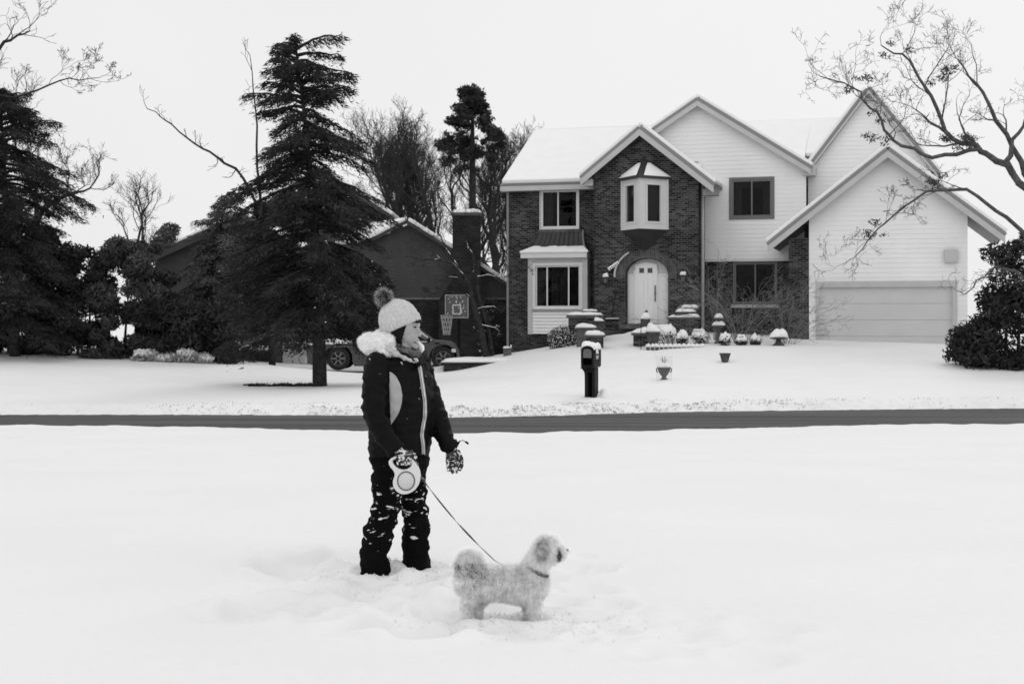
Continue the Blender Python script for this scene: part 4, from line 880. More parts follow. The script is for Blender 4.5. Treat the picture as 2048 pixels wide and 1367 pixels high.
def grow(rnd, p, d, L, r, lvl, maxl, segs, spread=.55, up=.12, nseg=5, kids=(2, 4), shrink=.68, droop=0, rmin=.004):
    p = Vector(p); d = Vector(d).normalized(); pts = [p.copy()]
    for i in range(nseg):
        w = .16+.05*lvl; d = (d+Vector((rnd.gauss(0, w), rnd.gauss(0, w), rnd.gauss(0, w)+up-droop*lvl))).normalized()
        q = p+d*(L/nseg); r2 = max(r*(1-.5/nseg), rmin); segs.append((tuple(p), tuple(q), r, r2, lvl)); p, r = q, r2; pts.append(q.copy())
        if lvl < maxl and i >= (1 if lvl else 2):
            for _ in range(1 if rnd.random() < .75 else 0):
                a = rnd.uniform(0, 6.28); side = Vector((math.cos(a), math.sin(a), rnd.uniform(-.1, .6)))
                grow(rnd, p, d*(1-spread)+side*spread, L*shrink*rnd.uniform(.6, 1), r*.55, lvl+1, maxl, segs, spread, up, nseg, kids, shrink, droop, rmin)
    if lvl < maxl:
        for _ in range(rnd.randint(*kids)-1):
            a = rnd.uniform(0, 6.28); side = Vector((math.cos(a), math.sin(a), rnd.uniform(0, .6)))
            grow(rnd, p, d*(1-spread*.6)+side*spread*.6, L*shrink*rnd.uniform(.7, 1), r*.8, lvl+1, maxl, segs, spread, up, nseg, kids, shrink, droop, rmin)
def tree_obj(name, loc, label, cat, segs, trunk_lvl=1, group=None, m=None, mt=None, n1=8, snow=0):
    e = empty(name, loc, label=label, cat=cat, group=group)
    a = [s for s in segs if s[4] <= trunk_lvl]; b = [s for s in segs if s[4] > trunk_lvl]
    mkobj('trunk', tubes(a, n1), m or BARK, e, True)
    if b: mkobj('branches', tubes(b, 3), mt or TWIG, e)
    if snow:
        sn = []
        for s in segs:
            if noise.noise(Vector(s[0])*2.3+Vector((9, 0, 0))) < -.12: continue
            d = Vector(s[1])-Vector(s[0]); h = math.hypot(d.x, d.y)/(d.length+1e-9)
            if h > .45 and s[2] > snow: sn.append(((s[0][0], s[0][1], s[0][2]+s[2]*.8), (s[1][0], s[1][1], s[1][2]+s[3]*.8), s[2]*(.55+.35*noise.noise(Vector(s[0])*5))+.002, s[3]*(.5+.35*noise.noise(Vector(s[1])*5))+.002))
        if sn: tag(mkobj('snow', tubes(sn, 5), SNOW, e, True), kind='stuff')
    return e
def bare(px, py, Y, hpx, label, seed, lean=0, maxl=4, r=None, group=None, up=.12, spread=.5, L0=.36, snow=0, cat='tree', droop=0, kids=(2, 4), m=None, name='bare_tree', shrink=.68, rmin=.008):
    b = P(px, py, Y); rnd = random.Random(seed); H_ = hpx*S(Y); segs = []
    grow(rnd, (0, 0, -.3), (lean, 0, 1), H_*L0, r or H_*.022, 0, maxl, segs, spread, up, 5, kids, shrink, droop, rmin)
    top = max(s[1][2] for s in segs); k = H_/top; segs = [(tuple(np.array(s[0])*k), tuple(np.array(s[1])*k), s[2], s[3], s[4]) for s in segs]
    return tree_obj(name, b, label, cat, segs, 1, group, mt=m, snow=snow)
G1 = 'bare trees behind the houses'
bare(845, 700, 80, 520, 'bare tree with arching limbs behind the neighbour chimney, left of the ivy-topped tree', 11, -.12, 5, group=G1, spread=.42, up=.16, L0=.33)
bare(905, 690, 84, 470, 'bare many-stemmed tree directly behind the brick chimney', 12, -.1, 5, group=G1, spread=.4, up=.18, L0=.3)
bare(1005, 690, 78, 470, 'bare upright tree close to the left edge of the brick house', 13, .07, 5, group=G1, spread=.38, up=.2, L0=.3)
bare(1045, 690, 86, 455, 'bare tree whose tips show over the left roof slope of the brick house', 14, .08, 5, group=G1, spread=.4, up=.2, L0=.35)
bare(800, 690, 88, 420, 'bare tree between the dark spruce and the arching trees', 15, -.05, 5, group=G1, spread=.45, up=.15, L0=.32)
bare(870, 690, 82, 455, 'bare tree crossing behind the top of the small snowy ornamental tree', 17, .05, 5, group=G1, spread=.42, up=.18, L0=.3)
bare(965, 690, 90, 430, 'bare tree just right of the chimney stack', 18, 0, 5, group=G1, spread=.4, up=.2, L0=.3)
bare(1020, 690, 74, 330, 'short bare tree filling the gap beside the brick house wall', 19, -.05, 5, group=G1, spread=.45, up=.15, L0=.25)
bare(815, 690, 76, 470, 'bare tree with many thin stems behind the neighbour roof peak', 25, .05, 4, group=G1, spread=.42, up=.2, L0=.28)
bare(925, 690, 93, 480, 'bare tree hidden behind the dark needled crown', 26, .02, 5, group=G1, spread=.42, up=.2, L0=.32)
bare(120, 690, 80, 570, 'tall thin bare tree rising behind the far left evergreen', 27, -.1, 5, spread=.42, up=.15, L0=.35, rmin=.009)
bare(300, 640, 95, 300, 'faint bare tree far behind the hedges on the left', 16, -.1, 4, group=G1)
def clumps(name, parent, centers, n, s0, s1, m, seed, spread_=.5, squash=.7, hang=0):
    """needle/leaf tufts round given centres [(x,y,z,radius)]"""
    g = np.random.default_rng(seed); C = np.array(centers); w = C[:, 3]**2; idx = g.choice(len(C), n, p=w/w.sum())
    d = g.normal(size=(n, 3)); d /= np.linalg.norm(d, axis=1)[:, None]; rr2 = g.uniform(0, 1, n)[:, None]**.45
    c = C[idx, :3]+d*rr2*C[idx, 3:4]*np.array([1, 1, squash]); a = g.normal(size=(n, 3))+np.array([0, 0, -hang]); a /= np.linalg.norm(a, axis=1)[:, None]
    b = np.cross(a, g.normal(size=(n, 3))); b /= np.linalg.norm(b, axis=1)[:, None]; s = g.uniform(s0, s1, n)[:, None]
    V = np.stack([c-a*s, c+b*s*.3, c+a*s, c-b*s*.3], 1).reshape(-1, 3)
    return mkobj(name, np_mesh(V, np.arange(4*n).reshape(n, 4), name), m, parent)
# ivy/pine topped tree behind the chimney
b = P(945, 690, 70); k = S(70); rnd = random.Random(5); segs = []
grow(rnd, (0, 0, -.3), (0, 0, 1), 7, .22, 0, 3, segs, .4, .2, 6, (2, 3), .5)
e = tree_obj('pine_tree', b, 'tall tree with a dark needled crown behind the chimney', 'tree', segs, 0)
cs = []
for i in range(120):
    t = rnd.random(); py = 178+t*(345-178); w = 14+46*min(1, t*1.6)*(1 if t < .75 else .8); cs.append(((rnd.uniform(-1, 1)*w-2)*k, rnd.uniform(-1, 1)*w*k, (690-py)*k, rnd.uniform(.14, .42)))
cs += [((1055-945-55+rnd.uniform(-8, 8))*k-.0, 0, (690-280+rnd.uniform(-10, 10))*k, .3) for _ in range(3)]
clumps('crown', e, cs, 12000, .06, .16, NEEDLE, 3)
mkobj('trunk', tubes([((0, 0, -.3), (0, 0, 8), .2, .17), ((0, 0, 8), (0, 0, 12.3), .17, .04)], 8), BARK, e, True)
# small snow-laden tree in front of the neighbour's house
b = P(975, 712, 50.3); k = S(50.3); rnd = random.Random(23); segs = []
def limb(pts, r0, r1, lvl, sub=0, sl=.5, droop=0):
    pts = [Vector(((x-975)*k, y_, (712-y)*k)) for x, y, y_ in pts]; n = len(pts)-1; P2 = []
    for i in range(n):
        for j in range(3): P2.append(pts[i].lerp(pts[i+1], j/3)+Vector((rnd.gauss(0, .015), rnd.gauss(0, .015), rnd.gauss(0, .015))))
    P2.append(pts[-1]); m_ = len(P2)-1
    for i in range(m_):
        a, b_ = r0+(r1-r0)*i/m_, r0+(r1-r0)*(i+1)/m_; segs.append((tuple(P2[i]), tuple(P2[i+1]), a, b_, lvl))
        if sub and i > m_*.25 and rnd.random() < .85:
            d = (P2[i+1]-P2[i]).normalized(); side = Vector((rnd.gauss(0, .6), rnd.gauss(0, .6), rnd.gauss(.25, .4)))
            grow(rnd, P2[i+1], d*.5+side*.7, sl*rnd.uniform(.6, 1.2), b_*.5, lvl+1, lvl+1+sub, segs, .5, .03, 4, (2, 3), .65)
limb([(975, 722, 0), (962, 660, 0), (948, 610, 0), (938, 565, 0), (925, 548, 0)], .13, .06, 0)
limb([(985, 722, .1), (978, 665, .1), (965, 620, .1), (955, 570, .1), (950, 540, .05)], .09, .05, 0)
limb([(925, 548, 0), (905, 528, -.2), (880, 520, -.3), (850, 520, -.3), (812, 514, -.3)], .05, .012, 1, 3, .7)
limb([(925, 548, 0), (900, 510, .2), (885, 480, .3), (870, 455, .3)], .045, .01, 1, 3, .7)
limb([(938, 560, 0), (950, 538, 0), (955, 524, -.2), (985, 524, -.3), (1035, 535, -.4)], .05, .01, 1, 3, .6)
limb([(950, 540, 0), (945, 510, .2), (930, 480, .3), (925, 455, .3)], .045, .012, 1, 3, .7)
limb([(950, 540, 0), (975, 500, .2), (985, 470, .2)], .035, .01, 1, 3, .7)
limb([(948, 600, 0), (925, 585, -.2), (880, 583, -.3), (865, 590, -.3)], .035, .01, 1, 3, .45)
limb([(952, 620, 0), (985, 612, -.2), (1005, 622, -.3)], .03, .01, 1, 3, .45)
limb([(958, 650, 0), (990, 655, -.2), (1000, 668, -.3)], .03, .008, 1, 1, .3)
limb([(945, 572, 0), (915, 555, -.3), (870, 552, -.4)], .03, .008, 1, 3, .45)
limb([(945, 555, 0), (975, 550, -.3), (1000, 556, -.4)], .03, .008, 1, 3, .45)
tree_obj('ornamental_tree', b, 'small leaning bare tree with snow along its limbs beside the chimney', 'tree', segs, 1, snow=.014)
e2 = empty('evergreen_shrub', P(985, 712, 50.6), label='ragged leafy shrub with snow clumps tangled round the small leaning tree', cat='shrub')
cs = [((rnd.uniform(-30, 18))*k, rnd.uniform(-.2, .3), rnd.uniform(0, 110)*k, rnd.uniform(.12, .28)) for _ in range(26)]
clumps('foliage', e2, cs, 2600, .03, .08, NEEDLE, 8); tag(clumps('snow', e2, cs[:14], 260, .03, .06, SNOW, 9, squash=.4), kind='stuff')
# ---------------------------------------------------------------- big dark spruce
def spruce(name, base_px, base_py, Y, top, prof, label, nb, seed, m, sway=.0, dens=1.0, hole=0, snow_n=0, low=.1, nl=.2, crad=1.0, cat='tree'):
    """prof: list of (height fraction, left px half width, right px half width)"""
    k = S(Y); b = P(base_px, base_py, Y); e = empty(name, b, label=label, cat=cat); rnd = random.Random(seed); g = np.random.default_rng(seed)
    Hh = (base_py-top[1])*k; tx = (top[0]-base_px)*k
    ax = lambda h: Vector((tx*h+sway*math.sin(h*3.1), 0, Hh*h))
    tr = [(tuple(ax(i/14) if i else ax(0)-Vector((0, 0, .4))), tuple(ax((i+1)/14)), .2*(1-i/15)*Hh/9, .2*(1-(i+1)/15)*Hh/9) for i in range(14)]
    br = []; NV = []; SV = []
    hf = [p[0] for p in prof]; lf = [p[1] for p in prof]; rf_ = [p[2] for p in prof]
    for i in range(nb):
        h = low+(1-low)*((i+.5)/nb)**.95; a = i*2.39996+rnd.uniform(-.4, .4); ca, sa = math.cos(a), math.sin(a)
        wl, wr = np.interp(h, hf, lf), np.interp(h, hf, rf_); W_ = (wr if ca > 0 else wl)*abs(ca)+(wl+wr)/2*(1-abs(ca)); L = W_*k*(rnd.uniform(.7, 1.1) if h < .45 else rnd.uniform(.5, 1.15))
        if hole and h > hole and rnd.random() < .3: continue
        o = ax(h); rise = rnd.uniform(.0, .25) if h < .8 else rnd.uniform(.25, .6); n = 8; pts = []
        for j in range(n+1):
            t = j/n; pts.append(o+Vector((ca*L*t, sa*L*t, L*(rise*t-(.55 if h < .8 else .45)*t*t+.12*t**3)))+Vector((rnd.gauss(0, .03), rnd.gauss(0, .03), rnd.gauss(0, .03)))*t)
        for j in range(n): br.append((tuple(pts[j]), tuple(pts[j+1]), .045*(1-j/n)+.008, .045*(1-(j+1)/n)+.006))
        m_ = int(nl*1000*dens*max(L, .35)); t = g.uniform(.12, 1.0, m_)**.8; pa = np.array([tuple(p) for p in pts]); xi = t*n; i0 = np.minimum(xi.astype(int), n-1); fr_ = (xi-i0)[:, None]
        c = pa[i0]*(1-fr_)+pa[i0+1]*fr_; side = np.array([-sa, ca, 0]); out_ = np.array([ca, sa, 0])
        wid = .42*crad*(L*.3+.15)*np.sin(np.clip(t*2.6, 0, math.pi))**.6+.03
        lat = g.normal(0, .5, m_)*wid; c = c+side*lat[:, None]+out_*(np.abs(lat)*.5)[:, None]; c[:, 2] += -np.abs(lat)*.35-g.exponential(.07, m_)+g.normal(0, .02, m_)
        d = side*np.sign(lat)[:, None]*.7+out_*.8+g.normal(0, .35, (m_, 3)); d[:, 2] -= .5; d /= np.linalg.norm(d, axis=1)[:, None]
        q = np.cross(d, g.normal(size=(m_, 3))); q /= np.linalg.norm(q, axis=1)[:, None]; s = g.uniform(.05, .13, m_)[:, None]
        NV.append(np.stack([c-q*s*.16, c+q*s*.16, c+d*s*1.3], 1))
        if snow_n and rnd.random() < .7 and ca > -.3:
            m2 = snow_n; j = g.integers(0, m_, m2); cc = c[j]+np.array([0, 0, .05]); dd = g.normal(size=(m2, 3))*np.array([1, 1, .3]); dd /= np.linalg.norm(dd, axis=1)[:, None]; qq = np.cross(dd, np.array([0, 0, 1.])+g.normal(size=(m2, 3))*.3); qq /= np.linalg.norm(qq, axis=1)[:, None]; ss = g.uniform(.02, .05, m2)[:, None]
            SV.append(np.stack([cc-qq*ss, cc+dd*ss*1.3, cc+qq*ss], 1))
    mkobj('trunk', tubes(tr, 9), BARK, e, True); mkobj('branches', tubes(br, 4), BARK, e)
    V = np.concatenate(NV).reshape(-1, 3); mkobj('crown', np_mesh(V, np.arange(len(V)).reshape(-1, 3)), m, e)
    if SV: V = np.concatenate(SV).reshape(-1, 3); mkobj('snow', np_mesh(V, np.arange(len(V)).reshape(-1, 3)), SNOW, e)
    return e
spruce('spruce_tree', 640, 772, 38, (592, 92), [(.06, 90, 90), (.16, 185, 175), (.33, 200, 185), (.42, 185, 150), (.49, 170, 118), (.57, 160, 175), (.69, 130, 170), (.84, 115, 110), (.93, 85, 105), (1, 75, 100)],
       'tall leaning dark spruce with drooping boughs and snow flecks, left of the walker', 215, 4, NEEDLE, .15, 1.0, .42, 5, low=.16, nl=.34)
def pix_tree(name, px0, py0, Y, limbs, label, seed, rmin=.006, cat='tree'):
    global b, k
    k = S(Y); rnd_ = random.Random(seed); sg = []
    for pts, r0, r1, lv, sub, sl_ in limbs:
        pts = [Vector(((x-px0)*k, y_, (py0-y)*k)) for x, y, y_ in pts]; Q2 = []
        for i in range(len(pts)-1):
            for j in range(4): Q2.append(pts[i].lerp(pts[i+1], j/4)+Vector((rnd_.gauss(0, .03), rnd_.gauss(0, .03), rnd_.gauss(0, .03))))
        Q2.append(pts[-1]); m_ = len(Q2)-1
        for i in range(m_):
            a, c_ = r0+(r1-r0)*i/m_, r0+(r1-r0)*(i+1)/m_; sg.append((tuple(Q2[i]), tuple(Q2[i+1]), a, c_, lv))
            if sub and i > m_*.3 and rnd_.random() < .8:
                dd = (Q2[i+1]-Q2[i]).normalized(); grow(rnd_, Q2[i+1], dd*.6+Vector((rnd_.gauss(0, .4), rnd_.gauss(0, .5), rnd_.gauss(.1, .4))), sl_*rnd_.uniform(.5, 1.2), max(c_*.45, .01), lv+1, lv+sub, sg, .5, .03, 4, (2, 3), .66, 0, rmin)
    return tree_obj(name, P(px0, py0, Y), label, cat, sg, 1)
pix_tree('bare_tree', 560, 716, 45, [([(560, 722, 0), (545, 560, 0), (520, 420, 0), (470, 335, 0), (400, 295, .2), (340, 250, .3), (290, 215, .3)], .07, .012, 0, 2, .5), ([(520, 420, 0), (515, 250, 0), (500, 110, 0)], .05, .01, 0, 2, .6)],
         'bare tree with a long limb reaching left out of the spruce crown', 5)
pix_tree('bare_tree', -120, 712, 44, [([(-120, 720, 0), (-110, 420, 0), (-70, 200, 0), (10, 85, 0), (60, 62, 0)], .14, .02, 0, 3, .9), ([(-70, 200, 0), (20, 190, .3), (110, 160, .4), (190, 150, .5)], .05, .01, 1, 4, .9)], 'bare limb tips entering at the top left corner', 6)
# evergreens at the left edge
spruce('spruce_tree', 30, 708, 45.5, (0, 180), [(.1, 200, 170), (.3, 200, 160), (.48, 200, 100), (.62, 190, 150), (.72, 180, 175), (.85, 150, 115), (.95, 120, 60), (1, 60, 30)],
       'dark broad evergreen cut off by the left edge of the photo', 150, 9, NEEDLE, 0, 1.1, 0, 0, low=.12, nl=.34, crad=1.3)
def hedge(px0, px1, topf, basef, Y, label, n, seed, m, name='evergreen_hedge', cat='hedge', s=(.05, .14), dz=1.2):
    k = S(Y); cx_ = (px0+px1)/2; e = empty(name, P(cx_, basef(cx_), Y), label=label, cat=cat); rnd = random.Random(seed); cs = []; bz = P(cx_, basef(cx_), Y).z; st = []
    for i in range(int((px1-px0)/2.6)):
        px = rnd.uniform(px0, px1); t = rnd.random()**1.1*1.1-.1; top = topf(px); bs = basef(px); r = rnd.uniform(.25, .6); py = bs+(top-bs)*t; cs.append(((px-cx_)*k, rnd.uniform(-dz, dz), HC-(py-640)*k-bz-r*.5*t, r))
    for px in np.linspace(px0+8, px1-8, max(3, int((px1-px0)/22))):
        st.append((((px-cx_)*k, 0, HC-(basef(px)-640)*k-bz-.4), ((px-cx_)*k+rnd.uniform(-.2, .2), 0, HC-((topf(px)*.6+basef(px)*.4)-640)*k-bz), .06, .02))
    clumps('foliage', e, cs, n, s[0], s[1], m, seed, squash=.8); mkobj('stem', tubes(st, 5), BARK, e); return e
I = lambda xs, ys: (lambda x: float(np.interp(x, xs, ys)))
hedge(-60, 210, I([-60, 60, 130, 210], [400, 430, 470, 520]), I([-60, 210], [702, 706]), 47, 'dense dark hedge at the far left behind the lawn', 42000, 31, NEEDLE)
hedge(190, 350, I([190, 250, 300, 350], [490, 478, 480, 440]), I([190, 350], [706, 712]), 47, 'shaggy dark hedge just right of the far left hedge', 32000, 32, mat('hedge_leaf', .06, .9, .6, 2))
spruce('spruce_tree', 395, 714, 48.5, (455, 385), [(.05, 110, 110), (.3, 100, 110), (.6, 75, 90), (.8, 55, 70), (1, 15, 25)],
       'grey-green bushy conifer between the hedges and the tall leaning spruce', 80, 12, mat('grey_needles', .09, .9, .5, 2), 0, 1.0, 0, 6, low=.05, nl=.4, crad=1.3)
hedge(300, 480, I([300, 380, 480], [600, 590, 600]), I([300, 480], [712, 716]), 46.5, 'low dark yew hedge in front of the bushy conifer', 18000, 33, NEEDLE)
spruce('spruce_tree', 545, 718, 50, (520, 400), [(.05, 70, 90), (.3, 80, 90), (.6, 60, 70), (1, 10, 10)], 'dark young conifer right behind the tall leaning spruce', 70, 17, NEEDLE, 0, 1, 0, 4, low=.3, nl=.36, crad=1.2)
e = empty('snow_covered_shrub', P(350, 718, 45.4), label='low shrub buried under snow in front of the yew hedge', cat='shrub')
clumps('foliage', e, [(x, 0, .0, .32) for x in np.linspace(-1.1, .9, 7)], 4200, .03, .09, mat('frosted_twig', .35), 41); tag(clumps('snow', e, [(x+.1*math.sin(x*9), -.05, .14+.1*math.sin(x*5), .26) for x in np.linspace(-1.1, .9, 7)], 2600, .03, .09, SNOW, 42, squash=.45), kind='stuff')
# far branch tip hanging into the top left corner
b = P(-90, 300, 30); rnd = random.Random(8); segs = []
# ---------------------------------------------------------------- left neighbour's dark house glimpsed between conifers
LY = 54.0; lh = empty('far_left_house', (P(480, 640, LY).x, LY, 0), label='dark house with pale window and garage bay half hidden behind the conifers at left', cat='house'); lh.name = 'dark_house'
def Q(px, py, y=0): p = P(px, py, LY+y); return (p.x-lh.location.x, p.z)
a0, a1 = Q(310, 740), Q(626, 740); ev = Q(0, 520)[1]; ap = Q(455, 440)
wn = (Q(415, 0)[0], Q(478, 0)[0], Q(0, 688)[1], Q(0, 635)[1])
MB().wall([(a0[0], -1), (a1[0], -1), (a1[0], ev), (ap[0]+.6, ap[1]), (a0[0], ev)], [rect(*wn)], 0, .15).build('front_wall', SIDE2, lh)
MB().box(a0[0], .2, -1, a0[0]+.2, 7, ev).box(a1[0]-.2, .2, -1, a1[0], 7, ev).box(a0[0], 7, -1, a1[0], 7.2, ev).box(a0[0]+.21, 2, -1, a1[0]-.21, 2.1, ev).build('side_wall', SIDE2, lh)
sl = (ap[1]-ev)/(ap[0]+.6-a0[0]); sr = (ap[1]-ev)/(a1[0]-ap[0]-.6)
gable_roof(a0[0]-.3, ap[0]+.6, a1[0]+.3, ap[1]+.12, sl, sr, -.4, 7, lh, rm=mat('dark_fascia', .05), trimm=mat('dark_fascia', .05), snow=.1)
window(lh, *wn, 0, .08, ((wn[0]+wn[1])/2,), ((wn[0]+.05, (wn[0]+wn[1])/2-.1), ((wn[0]+wn[1])/2+.1, wn[1]-.05)), mat('grey_trim', .25), .05, 'front_window', .02)
o = snow_dome('snow', wn[0]-.1, wn[1]+.1, -.35, -.01, wn[2]-.05, .2, lh, 3)
MB().box(wn[0]-.12, -.36, wn[2]-.35, wn[1]+.12, -.01, wn[2]-.06).build('window_box', mat('planter_grey', .03), lh)
g0, g1 = Q(566, 0)[0], Q(622, 0)[0]; MB().box(g0, -.06, -1, g1, -.003, Q(0, 655)[1]).build('garage_door', mat('grey_door', .4, .6, .1, 1), lh)
g0, g1 = Q(487, 0)[0], Q(560, 0)[0]; MB().box(g0, -.05, Q(0, 690)[1], g1, -.003, Q(0, 660)[1]).build('porch_panel', mat('porch_grey', .14, .6), lh)
MB().box(g0, -.9, Q(0, 700)[1], g1, -.055, Q(0, 697)[1]).build('porch_deck', mat('grey_trim', .25), lh); snow_dome('snow', g0, g1, -.9, -.06, Q(0, 697)[1], .12, lh, 2)
# spruce's shadow on the snow, shaped from a dark bark strip and needle tufts
e = empty('spruce_shadow', base(600, 776, 37.6), label='dark tufted streak standing in for the shadow on the snow left of the spruce trunk', cat='shadow')
k = S(37.6); segs = []; rnd = random.Random(2)
for i in range(9): x = (40-i*17)*k; segs.append(((x, 0, .03+.03*math.sin(i)), (x-17*k, 0, .03+.03*math.sin(i+1)), .025, .02))
mkobj('shadow_streak', tubes(segs, 5), BARK, e); clumps('needles', e, [((40-i*10)*k, rnd.uniform(-.15, .15), .03, rnd.uniform(.06, .16)) for i in range(15)], 900, .03, .09, NEEDLE, 6, squash=.3)
# ---------------------------------------------------------------- big bare tree at the right edge, in front of the garage
b = P(2035, 745, 36); k = S(36); rnd = random.Random(77); segs = []
def L2(pts, r0, r1, lvl=0, sub=4, sl=1.0, up=.05, pr=.8):
    pts = [Vector(((x-2035)*k, y_, (745-y)*k)) for x, y, y_ in pts]; n = len(pts)-1; P2 = []
    for i in range(n):
        for j in range(4): P2.append(pts[i].lerp(pts[i+1], j/4)+Vector((rnd.gauss(0, .03), rnd.gauss(0, .03), rnd.gauss(0, .03))))
    P2.append(pts[-1]); m_ = len(P2)-1
    for i in range(m_):
        a, b_ = r0+(r1-r0)*i/m_, r0+(r1-r0)*(i+1)/m_; segs.append((tuple(P2[i]), tuple(P2[i+1]), a, b_, lvl))
        if sub and i > m_*.3 and rnd.random() < pr:
            d = (P2[i+1]-P2[i]).normalized(); side = Vector((rnd.gauss(0, .7), rnd.gauss(0, .7), rnd.gauss(.3, .5)))
            grow(rnd, P2[i+1], d*.5+side*.6, sl*rnd.uniform(.5, 1.2), max(b_*.45, .008), lvl+1, lvl+sub, segs, .5, up, 4, (2, 3), .66)
L2([(2105, 760, 0), (2100, 640, 0), (2092, 520, 0), (2075, 400, 0)], .16, .12, 0, 0)
L2([(2075, 400, 0), (2010, 330, 0), (1960, 300, -.1), (1899, 284, -.3), (1850, 200, -.5), (1800, 130, -.6), (1750, 100, -.6)], .1, .015, 0, 4, 1.0)
L2([(1960, 300, -.1), (1850, 320, -.6), (1770, 290, -.8), (1735, 240, -.9), (1690, 185, -.9), (1625, 165, -.9)], .055, .012, 1, 4, .9)
L2([(2075, 400, 0), (2040, 290, .4), (1980, 180, .6), (1930, 110, .6)], .09, .015, 0, 4, 1.0)
L2([(2092, 520, 0), (1990, 440, -.8), (1900, 385, -1.2), (1820, 395, -1.4), (1740, 450, -1.5), (1680, 520, -1.5)], .06, .01, 1, 4, .7, .0)
L2([(2010, 330, 0), (2050, 260, .5), (2090, 200, .8)], .07, .02, 1, 4, 1.0)
L2([(2095, 600, 0), (2020, 540, -.5), (1960, 540, -.8), (1905, 590, -1)], .05, .01, 1, 3, .6, .0)
tr = tree_obj('bare_tree', b, 'large bare tree reaching over the garage from the right edge', 'tree', segs, 1, m=mat('grey_bark', .08, .95, .4, 8, .6, 20, .1), mt=mat('grey_twig', .09, .95, .3, 8, spec=.1))
cs = []
for px, py, r_, n_ in ((1899, 284, 30, 7), (1750, 280, 22, 5), (1745, 240, 18, 3), (1700, 175, 26, 4), (1780, 105, 26, 4), (1880, 150, 34, 5), (1860, 365, 22, 4), (1740, 455, 30, 3)):
    for _ in range(n_): cs.append(((px-2035+rnd.uniform(-r_, r_))*k, rnd.uniform(-.4, .4)-.4, (745-py+rnd.uniform(-r_, r_)*.6)*k, rnd.uniform(.1, .22)))
clumps('dry_leaves', tr, cs, 2200, .02, .06, mat('dry_leaf', .05, .9, .4, 5), 14)
e = hedge(1925, 2120, I([1925, 1960, 2000, 2120], [650, 620, 470, 440]), I([1925, 2120], [706, 716]), 39.5, 'large dark rounded evergreen at the right edge below the bare tree', 15000, 44, NEEDLE, 'evergreen_shrub', 'shrub', dz=.8)
# arching leafless shrub in front of the shaded window
def twiggy(px, py, Y, wpx, hpx, label, seed, n, m, snow=.0, name='bare_shrub'):
    k = S(Y); rnd = random.Random(seed); segs = []
    for i in range(n):
        a = rnd.uniform(-1, 1); L = hpx*k*rnd.uniform(.55, 1.05); p = Vector((a*.12, rnd.uniform(-.1, .1), -.2)); d = Vector((a*.5, rnd.uniform(-.3, .3), 1)).normalized(); r = .012
        ex = a*wpx*k*.5
        for j in range(9):
            d = (d+Vector((a*.13+rnd.gauss(0, .08), rnd.gauss(0, .08), -.1+rnd.gauss(0, .06)))).normalized(); q = p+d*L/7.0; segs.append((tuple(p), tuple(q), r, r*.86, 1)); p = q; r *= .86
            if j > 2:
                for _ in range(2): grow(rnd, p, d+Vector((rnd.gauss(0, .5), rnd.gauss(0, .5), rnd.gauss(0, .4))), L*.2, r*.6, 2, 3, segs, .5, 0, 3, (1, 2), .6)
    e = tree_obj(name, P(px, py, Y), label, 'shrub', segs, 1, mt=m, m=m, n1=4, snow=snow); return e
FT = mat('pale_twig', .16, .9, .3, 8)
twiggy(1480, 692, 46, 130, 150, 'arching bare shrub with snow on its twigs left of the shaded window', 3, 26, FT, .009)
twiggy(1570, 692, 46, 90, 110, 'smaller arching bare shrub beside the garage pillar', 6, 18, FT, .011)
twiggy(1430, 690, 47, 60, 150, 'upright bare shrub against the downspout', 9, 14, FT, .011)
# ------------------------------------------------------------------ organic helpers
from mathutils.bvhtree import BVHTree
def remesh(name, mb, m, parent, vox, smooth=6, disp=0, dsc=.08, seed=0):
    """fuse overlapping shapes of one body into one continuous skin"""
    me = bpy.data.meshes.new(name); b = mb.bm(); b.to_mesh(me); b.free(); o = bpy.data.objects.new(name, me); COL.objects.link(o)
    r = o.modifiers.new('r', 'REMESH'); r.mode = 'VOXEL'; r.voxel_size = vox
    if smooth: s_ = o.modifiers.new('s', 'SMOOTH'); s_.iterations = smooth; s_.factor = .5
    dg = bpy.context.evaluated_depsgraph_get(); me2 = bpy.data.meshes.new_from_object(o.evaluated_get(dg)); o.modifiers.clear(); old = o.data; o.data = me2; bpy.data.meshes.remove(old); me2.name = name
    if disp:
        nv = [v.normal.copy() for v in me2.vertices]
        for v, n_ in zip(me2.vertices, nv):
            p = Vector((v.co.x*1.0, v.co.y, v.co.z*2.2))/dsc
            v.co += n_*disp*(noise.fractal(p+Vector((seed, 0, 0)), 1, 2, 3))
    me2.materials.clear(); me2.materials.append(m); me2.polygons.foreach_set('use_smooth', [True]*len(me2.polygons)); me2.update()
    if parent: o.parent = parent
    return o
def bvh(o): return BVHTree.FromPolygons([v.co for v in o.data.vertices], [p.vertices[:] for p in o.data.polygons])
